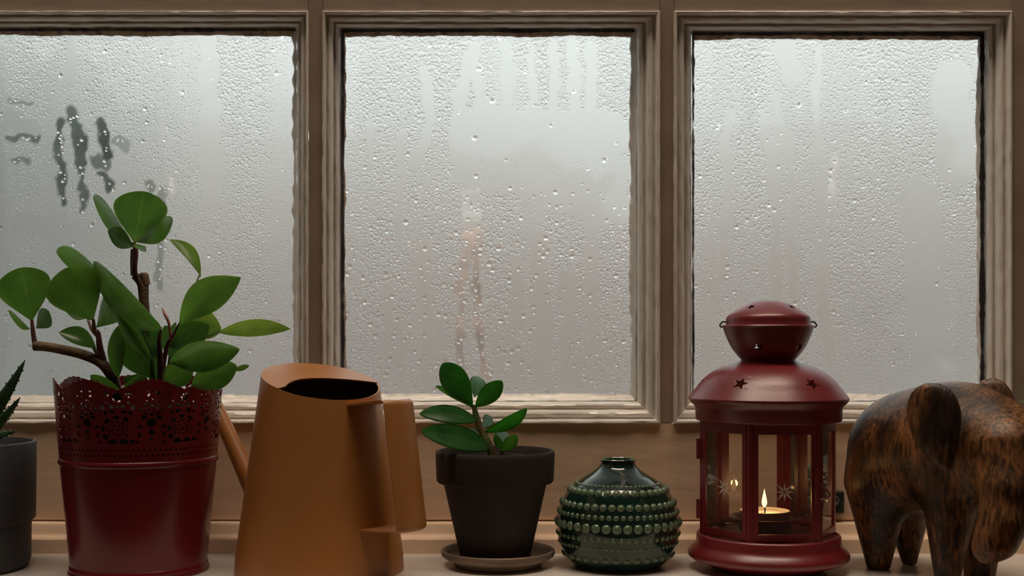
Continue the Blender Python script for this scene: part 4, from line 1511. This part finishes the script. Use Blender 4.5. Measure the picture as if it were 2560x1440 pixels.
def perforated(name, prof, nst, star_list, mat, segu=72, th=.0009):
    """surface of revolution with real star holes; star_list: (angle deg, share along profile, radius m, rotation)"""
    # arc-length domain in mm
    ss = [0.0]
    for p, q in zip(prof[:-1], prof[1:]):
        ss.append(ss[-1] + math.dist(p, q) * 1000)
    S_ = ss[-1]
    rm = 1000 * sum(r for r, z in prof) / len(prof)

    def at(s):
        for i in range(len(ss) - 1):
            if s <= ss[i + 1] + 1e-6:
                t = (s - ss[i]) / (ss[i + 1] - ss[i])
                return prof[i][0] + (prof[i + 1][0] - prof[i][0]) * t, prof[i][1] + (prof[i + 1][1] - prof[i][1]) * t
        return prof[-1]
    U = 360.0
    hs = []
    for (ad, sh, R, rot) in star_list:
        s0 = sh * S_
        r0 = at(s0)[0] * 1000
        hs.append([((ad - 90) % 360 + (x / r0) * 57.2958, s0 + y) for x, y in star(0, 0, R * 1000, rot)])
    # seam placed at the back (angle +90)
    bd = [(U * i / segu, 0.0) for i in range(segu + 1)] + [(U, S_ * k / nst) for k in range(1, nst)] + [(U * i / segu, S_) for i in range(segu, -1, -1)] + [(0, S_ * k / nst) for k in range(nst - 1, 0, -1)]
    sx = 0.1
    bd = [(x * sx, y) for x, y in bd]
    hs = [[(x * sx, y) for x, y in h] for h in hs]
    stn = [(U * (i + .5 * (j % 2)) / segu * sx, S_ * j / nst) for i in range(segu) for j in range(1, nst)]
    vs, tr = sheet(bd, hs, stn)
    V = []
    for (x, s) in vs:
        a = math.radians(x / sx + 90)
        r, z = at(s)
        V.append((lc.x + r * math.cos(a), lc.y + r * math.sin(a), z))
    key, rem, V2 = {}, [], []
    for p in V:
        q = tuple(round(c, 6) for c in p)
        if q not in key:
            key[q] = len(V2)
            V2.append(p)
        rem.append(key[q])
    tr = [t for t in (tuple(rem[i] for i in t) for t in tr) if len(set(t)) == 3]
    o = mk(name, V2, tr, mat, lan)
    autosmooth(o, 35)
    split(solidify(o, th, -1))
    return o


roofp = smooth_prof([(rl_(197), zl(994)), (rl_(190), zl(985)), (rl_(178), zl(970)), (rl_(162), zl(950)), (rl_(140), zl(931)), (rl_(112), zl(916)), (rl_(86), zl(909)), (rl_(72), zl(904)), (rl_(66), zl(898))], 3)
# angle given so that -90 faces the camera; the function measures from the back seam
perforated('roof', roofp, 40, [(a, .30, .0062, .25 + .5 * i) for i, a in enumerate((-125, -64, 176, -4, 56, 116))], REDLAN, 160)
bowlp = smooth_prof([(rl_(64), zl(899)), (rl_(70), zl(895)), (rl_(86), zl(876)), (rl_(98), zl(854)), (rl_(107), zl(832)), (rl_(111), zl(820)), (rl_(114), zl(816)), (rl_(112), zl(813))], 3)
perforated('vent_bowl', bowlp, 28, [(a, .40, .0042, math.pi + .1) for a in (-117, -45, 27, 99, 171)], REDLAN, 72)
capp = [(rl_(112), zl(814)), (rl_(105), zl(813)), (rl_(104), zl(810)), (rl_(103), zl(795)), (rl_(102), zl(791)), (rl_(98), zl(788))] + smooth_prof([(rl_(92), zl(783)), (rl_(75), zl(772)), (rl_(56), zl(762)), (rl_(40), zl(755)), (rl_(28), zl(752))], 3)
perforated('cap', capp, 18, [(a, .62, .0042, .5) for a in (-139, -45, 45, 135)], REDLAN, 72)
for s in (-1, 1):
    p0 = lc + Vector((s * rl_(104), 0, zl(804)))
    tube('wire_stub', [p0 + Vector((s * -.001, 0, 0)), p0 + Vector((s * .0035, -.001, -.0003)), p0 + Vector((s * .0055, -.001, -.003)), p0 + Vector((s * .0045, -.001, -.0044)), p0 + Vector((s * .002, 0, -.0034))], .0007, BLACKM, lan, 8)
tcx = (1912 - CX) / F * YL
tcc = Vector((tcx, YL, 0))
lathe('candle_dish', [(0, .0284), (.017, .0284), (.0195, .0300), (.0210, .0345), (.0215, .0392), (.0245, .0405), (.0285, .0408), (.0287, .0414), (.0245, .0412), (.0212, .0400), (.0200, .036), (.018, .0306), (0, .0304)], tcc, REDLAN, lan, 64, sharp=55)
# tealight
tl = thing('tealight', tcc + Vector((0, 0, .0304)), 'lit white tealight candle in the red lantern', 'candle')
lathe('tin_cup', [(0, .0305), (.0186, .0305), (.0188, .032), (.0190, .0455), (.0196, .0463), (.0190, .0464), (.0184, .0455), (.018, .044)], tcc, TIN, tl, 48, sharp=50)
lathe('wax', [(.0186, .0452), (.016, .0448), (.004, .0446), (0, .0446)], tcc, WAX, tl, 48)
wk = tcc + Vector((-.0008, -.004, 0))
tube('wick', [wk + Vector((0, 0, .0444)), wk + Vector((.0001, 0, .0475)), wk + Vector((-.0004, 0, .0505))], [.0006, .0006, .0003], WICK, tl, 8)
fp = smooth_prof([(.0002, 0), (.0016, .0018), (.0021, .0040), (.0017, .0072), (.0009, .0108), (.0001, .0145)], 4)
v, f = lathe_vf(fp, wk + Vector((-.0004, 0, .0490)), 16)
mk('flame', v, f, FLAME, tl)
pl = bpy.data.lights.new('candle_light', 'POINT')
pl.energy = CANDLE
pl.color = (1.0, 0.55, 0.20)
pl.shadow_soft_size = 0.003
plo = bpy.data.objects.new('candle_light', pl)
COL.objects.link(plo)
plo.parent = tl
plo.location = wk + Vector((0, 0, .0565)) - tl.location

# ------------------------------------------------------------------ window catch behind the lantern
wc = thing('window_catch', P(2040, 1215, YW), 'black metal window catch behind the red lantern', 'catch')
a, b = P(1996, 1276, YW - .002), P(2062, 1158, YW)
box('catch_body', (a.x, YW - .0130, a.z), (b.x, YW - .0003, b.z), BLACKM, wc, .002)
a, b = P(2003, 1158, YW), P(2060, 1149, YW)
box('catch_arm', (a.x, YW - .0150, a.z), (b.x, YW - .0003, b.z), STEEL, wc, .001)
a, b = P(2050, 1282, YW), P(2107, 1226, YW)
box('catch_plate', (a.x, YW - .0060, a.z), (b.x, YW - .0003, b.z), BLACKM, wc, .0015)
kc = P(2084, 1252, YW - .006)
V, Fq = lathe_vf([(0, .0016), (.0028, .0016), (.0030, .0022), (.0042, .0026), (.0048, .0012), (.0048, -.001)], Vector((0, 0, 0)), 24)
V = [(kc.x + x, kc.y - z, kc.z + y) for x, y, z in V]
mk('catch_knob', V, Fq, simple('worn_metal', (0.16, 0.16, 0.15), rough=0.4, metal=0.6), wc)

# ------------------------------------------------------------------ wooden elephant
def surface_nets(f, lo, hi, res):
    lo, hi = np.array(lo), np.array(hi)
    n = np.maximum(((hi - lo) / res).astype(int) + 1, 4)
    ax = [lo[i] + res * np.arange(n[i]) for i in range(3)]
    X, Y, Z = np.meshgrid(*ax, indexing='ij')
    D = f(X, Y, Z)
    inside = D < 0
    acc = np.zeros(tuple(n - 1) + (3,))
    cnt = np.zeros(tuple(n - 1))
    offs = [(i, j, k) for i in (0, 1) for j in (0, 1) for k in (0, 1)]
    sl = lambda o: tuple(slice(o[d], n[d] - 1 + o[d]) for d in range(3))
    for a in offs:
        for d in range(3):
            if a[d]:
                continue
            b = list(a); b[d] = 1
            da, db = D[sl(a)], D[sl(b)]
            m = (da < 0) != (db < 0)
            t = np.where(m, da / np.where(m, da - db, 1), 0)
            for e in range(3):
                acc[..., e] += np.where(m, a[e] + (t if e == d else 0), 0)
            cnt += m
    cell = cnt > 0
    idx = -np.ones(tuple(n - 1), dtype=int)
    idx[cell] = np.arange(cell.sum())
    base = np.stack(np.meshgrid(*[np.arange(k - 1) for k in n], indexing='ij'), -1)
    V = (base + acc / np.maximum(cnt, 1)[..., None])[cell] * res + lo
    quads = []
    for d in range(3):
        e, g = (d + 1) % 3, (d + 2) % 3
        s0 = [slice(1, n[k] - 1) for k in range(3)]
        s0[d] = slice(0, n[d] - 1)
        s1 = list(s0); s1[d] = slice(1, n[d])
        A, Bv = inside[tuple(s0)], inside[tuple(s1)]
        I = np.argwhere(A != Bv)
        flip = A[A != Bv]
        p = I + np.array([s.start for s in s0])

        def at(de, dg):
            q = p.copy(); q[:, e] += de; q[:, g] += dg
            return idx[q[:, 0], q[:, 1], q[:, 2]]
        q = np.stack([at(-1, -1), at(0, -1), at(0, 0), at(-1, 0)], 1)
        q[~flip] = q[~flip][:, ::-1]
        quads.append(q)
    return V, np.concatenate(quads)


def smin(a, b, k):
    h = np.clip(0.5 + 0.5 * (b - a) / k, 0, 1)
    return b + (a - b) * h - k * h * (1 - h)


def sd_cone(X, Y, Z, a, b, ra, rb):
    ab = Vector(b) - Vector(a)
    L2 = ab.length_squared
    t = np.clip(((X - a[0]) * ab.x + (Y - a[1]) * ab.y + (Z - a[2]) * ab.z) / L2, 0, 1)
    return np.sqrt((X - a[0] - t * ab.x) ** 2 + (Y - a[1] - t * ab.y) ** 2 + (Z - a[2] - t * ab.z) ** 2) - (ra + (rb - ra) * t)


def sd_ell(X, Y, Z, c, r):
    q = np.sqrt(((X - c[0]) / r[0]) ** 2 + ((Y - c[1]) / r[1]) ** 2 + ((Z - c[2]) / r[2]) ** 2)
    g = np.sqrt(((X - c[0]) / r[0] ** 2) ** 2 + ((Y - c[1]) / r[1] ** 2) ** 2 + ((Z - c[2]) / r[2] ** 2) ** 2)
    return q * (q - 1) / np.maximum(g, 1e-6)


def elephant_sdf(X, Y, Z):
    d = sd_ell(X, Y, Z, P(2243, 1135, .935), (.0385, .036, .0440))                     # rump
    d = smin(d, sd_ell(X, Y, Z, P(2340, 1115, .905), (.042, .040, .0440)), .03)         # barrel
    d = smin(d, sd_ell(X, Y, Z, P(2430, 1112, .880), (.042, .038, .0432)), .03)         # shoulders
    d = smin(d, sd_ell(X, Y, Z, P(2486, 1128, .855), (.0315, .033, .0365)), .018)       # head
    # legs
    d = smin(d, sd_cone(X, Y, Z, P(2195, 1215, .932), tuple(P(2196, 0, .936).xy) + (.004,), .0255, .0098), .012)
    d = smin(d, sd_cone(X, Y, Z, P(2265, 1230, .955), tuple(P(2273, 0, .953).xy) + (.004,), .0230, .0066), .010)
    d = smin(d, sd_cone(X, Y, Z, P(2378, 1230, .872), tuple(P(2367, 0, .866).xy) + (.004,), .0215, .0086), .012)
    d = smin(d, sd_cone(X, Y, Z, P(2456, 1240, .885), tuple(P(2449, 0, .882).xy) + (.004,), .0190, .0110), .009)
    # trunk
    tr = [(2512, 1130, .838, .026), (2518, 1220, .826, .0180), (2510, 1300, .822, .0150), (2490, 1350, .824, .0130), (2466, 1376, .828, .0095)]
    for p, q in zip(tr[:-1], tr[1:]):
        d = smin(d, sd_cone(X, Y, Z, P(*p[:3]), P(*q[:3]), p[3], q[3]), .008)
    return np.maximum(d, -(Z - 0.0002))


el = thing('wooden_elephant', P(2320, 0, .90).xy.to_3d(), 'carved dark brown wooden elephant figurine beside the red lantern', 'figurine')
V, Q4 = surface_nets(elephant_sdf, (.245, .785, -.004), (.415, 1.0, .165), .0016)
# relax
for _ in range(2):
    acc = np.zeros_like(V); cnt = np.zeros(len(V))
    for a in range(4):
        np.add.at(acc, Q4[:, a], V[Q4[:, (a + 1) % 4]]); np.add.at(cnt, Q4[:, a], 1)
        np.add.at(acc, Q4[:, a], V[Q4[:, (a + 3) % 4]]); np.add.at(cnt, Q4[:, a], 1)
    V2 = acc / cnt[:, None]
    V = V * 0.4 + V2 * 0.6
    V[:, 2] = np.maximum(V[:, 2], 0.0002)
mk('body', V.tolist(), Q4.tolist(), WOOD, el)


def pillow(name, outline, thick, mat, parent, n=72, depth=None):
    """closed, rounded plate from an outline of world points"""
    pts = smooth_prof([tuple(p) for p in outline] + [tuple(outline[0])], 6)[:-1]
    pts = [Vector(p) for p in pts]
    c = sum(pts, Vector()) / len(pts)
    nv = Vector()
    for p, q in zip(pts, pts[1:] + pts[:1]):
        nv += (p - c).cross(q - c)
    nv.normalize()
    m = len(pts)
    rings = (1.0, .985, .93, .84, .68, .45, .22)
    V, Fq = [], []
    for sgn in (1, -1):
        for r in rings:
            h = thick * (1 - r ** 4) ** .5
            for p in pts:
                V.append(c + (p - c) * r + nv * (h * sgn))
        V.append(c + nv * thick * sgn)
    blk = m * len(rings) + 1
    for s in (0, 1):
        o = s * blk
        for q in range(len(rings) - 1):
            for k in range(m):
                k2 = (k + 1) % m
                fc = (o + q * m + k, o + q * m + k2, o + (q + 1) * m + k2, o + (q + 1) * m + k)
                Fq.append(fc if s == 0 else fc[::-1])
        for k in range(m):
            fc = (o + (len(rings) - 1) * m + k, o + (len(rings) - 1) * m + (k + 1) % m, o + blk - 1)
            Fq.append(fc if s == 0 else fc[::-1])
    for k in range(m):
        k2 = (k + 1) % m
        Fq.append((k, blk + k, blk + k2, k2))
    return mk(name, V, Fq, mat, parent)


def C7(x, y, Y):
    return P(2060 + x / 2.77, 920 + y / 2.77, Y)


pillow('ear', [C7(700, 105, .842), C7(810, 112, .838), C7(905, 185, .833), C7(950, 310, .830), C7(945, 480, .829), C7(915, 620, .830), C7(862, 712, .832), C7(760, 660, .838), C7(655, 545, .846), C7(590, 410, .851), C7(572, 265, .852), C7(615, 155, .848)],
       .0055, WOOD, el)
pillow('ear', [C7(1050, 150, .895), C7(1090, 90, .895), C7(1180, 72, .892), C7(1265, 118, .888), C7(1320, 215, .884), C7(1340, 350, .880), C7(1240, 380, .882), C7(1120, 300, .888)], .0055, WOOD, el)

# ------------------------------------------------------------------ aloe in the grey pot, at the left edge
YA = 0.935
ac = Vector(((-113 - CX) / F * YA, YA, 0))
aloe = thing('potted_aloe', ac, 'spiky aloe in a dark grey stoneware pot at the left edge', 'potted plant')
KA = F / YA
def za(y): return CAMZ - (y - HY) / KA
lathe('stoneware_pot', [(0, .0012), (.050, .0012), (.0515, 0.0), (.0530, .0), (.0545, .0015), (.0562, .0060), (.0566, za(1312)), (.0570, za(1304)), (.0590, za(1302)), (.0598, za(1298)), (.0603, za(1110)), (.0597, za(1106)), (.0580, za(1105)), (.0572, za(1109)), (.0560, za(1180)), (.045, .02), (0, .02)],
      ac, GREYPOT, aloe, 96, sharp=35)
lathe('soil', [(.0565, za(1140)), (.03, za(1136)), (0, za(1134))], ac, SOIL, aloe, 40)


def aloe_leaf(base, tip, W, sag, up):
    base, tip = Vector(base), Vector(tip)
    ax = tip - base
    lat = ax.cross(Vector((0, 1, 0))).normalized()
    nrm = lat.cross(ax).normalized()
    V, Fq = [], []
    n, m = 22, 12
    for i in range(n + 1):
        t = i / n
        w = W * (1 - t) ** .75 * (1 - .15 * (1 - t)) + .0003
        c = base + ax * t + lat * (sag * ax.length * 4 * t * (1 - t))
        for k in range(m):
            a = 2 * math.pi * k / m
            V.append(c + lat * (w * math.cos(a)) + nrm * (w * .42 * math.sin(a) - w * .25 * math.cos(a) ** 2))
    for i in range(n):
        for k in range(m):
            Fq.append((i * m + k, i * m + (k + 1) % m, (i + 1) * m + (k + 1) % m, (i + 1) * m + k))
    Fq.append(tuple(range(m))); Fq.append(tuple(n * m + k for k in range(m)))
    for i in range(2, n - 1, 2):        # teeth
        for k in (0, m // 2):
            p = Vector(V[i * m + k]); c = base + ax * (i / n) + lat * (sag * ax.length * 4 * (i / n) * (1 - i / n))
            d = (p - c).normalized()
            s = ax.normalized() * .0012
            b0 = len(V)
            V.extend([p - s - d * .0004, p + s - d * .0004, p + nrm * .0006 - d * .0004, p + d * .0014 + s * .8])
            Fq.extend([(b0, b0 + 1, b0 + 3), (b0 + 1, b0 + 2, b0 + 3), (b0 + 2, b0, b0 + 3)])
    mk('leaf', V, Fq, ALOE, aloe)


aloe_leaf(P(-95, 1125, .93), P(63, 900, .915), S(33, .92), -.04, 0)
aloe_leaf(P(-100, 1125, .925), P(51, 993, .90), S(28, .92), -.06, 0)
aloe_leaf(P(-105, 1125, .94), P(40, 1079, .955), S(20, .92), .04, 0)
aloe_leaf(P(-115, 1125, .935), P(-110, 860, .93), S(20, .92), .02, 0)
aloe_leaf(P(-120, 1125, .935), P(-235, 900, .94), S(20, .92), .05, 0)
aloe_leaf(P(-120, 1125, .93), P(-270, 1020, .92), S(18, .92), .08, 0)

# ------------------------------------------------------------------ plant standing beyond the right edge, one leaf tip reaching in
YS = 0.93
spc = Vector((0.515, YS, 0))
spd = thing('spider_plant', spc, 'green strap leaved plant past the elephant, one leaf tip at the right edge', 'potted plant')
lathe('pot', [(0, 0), (.03, 0), (.031, .001), (.042, .07), (.045, .072), (.045, .085), (.042, .085), (.040, .07), (0, .07)], spc, CLAY, spd, 48)
for k in range(9):
    a = math.pi * 2 * k / 9 + .3
    b0 = spc + Vector((.008 * math.cos(a), .008 * math.sin(a), .07))
    t0 = spc + Vector((.085 * math.cos(a), .05 * math.sin(a), .15 + .02 * math.sin(3 * a)))
    leaf(spd, b0, t0, .006, .3, .12, .3, LEAFM, p=.8, q=.8)
leaf(spd, spc + Vector((0, 0, .07)), P(2546, 1004, .955), .0060, .9, .16, .3, LEAFL, p=.7, q=.8)
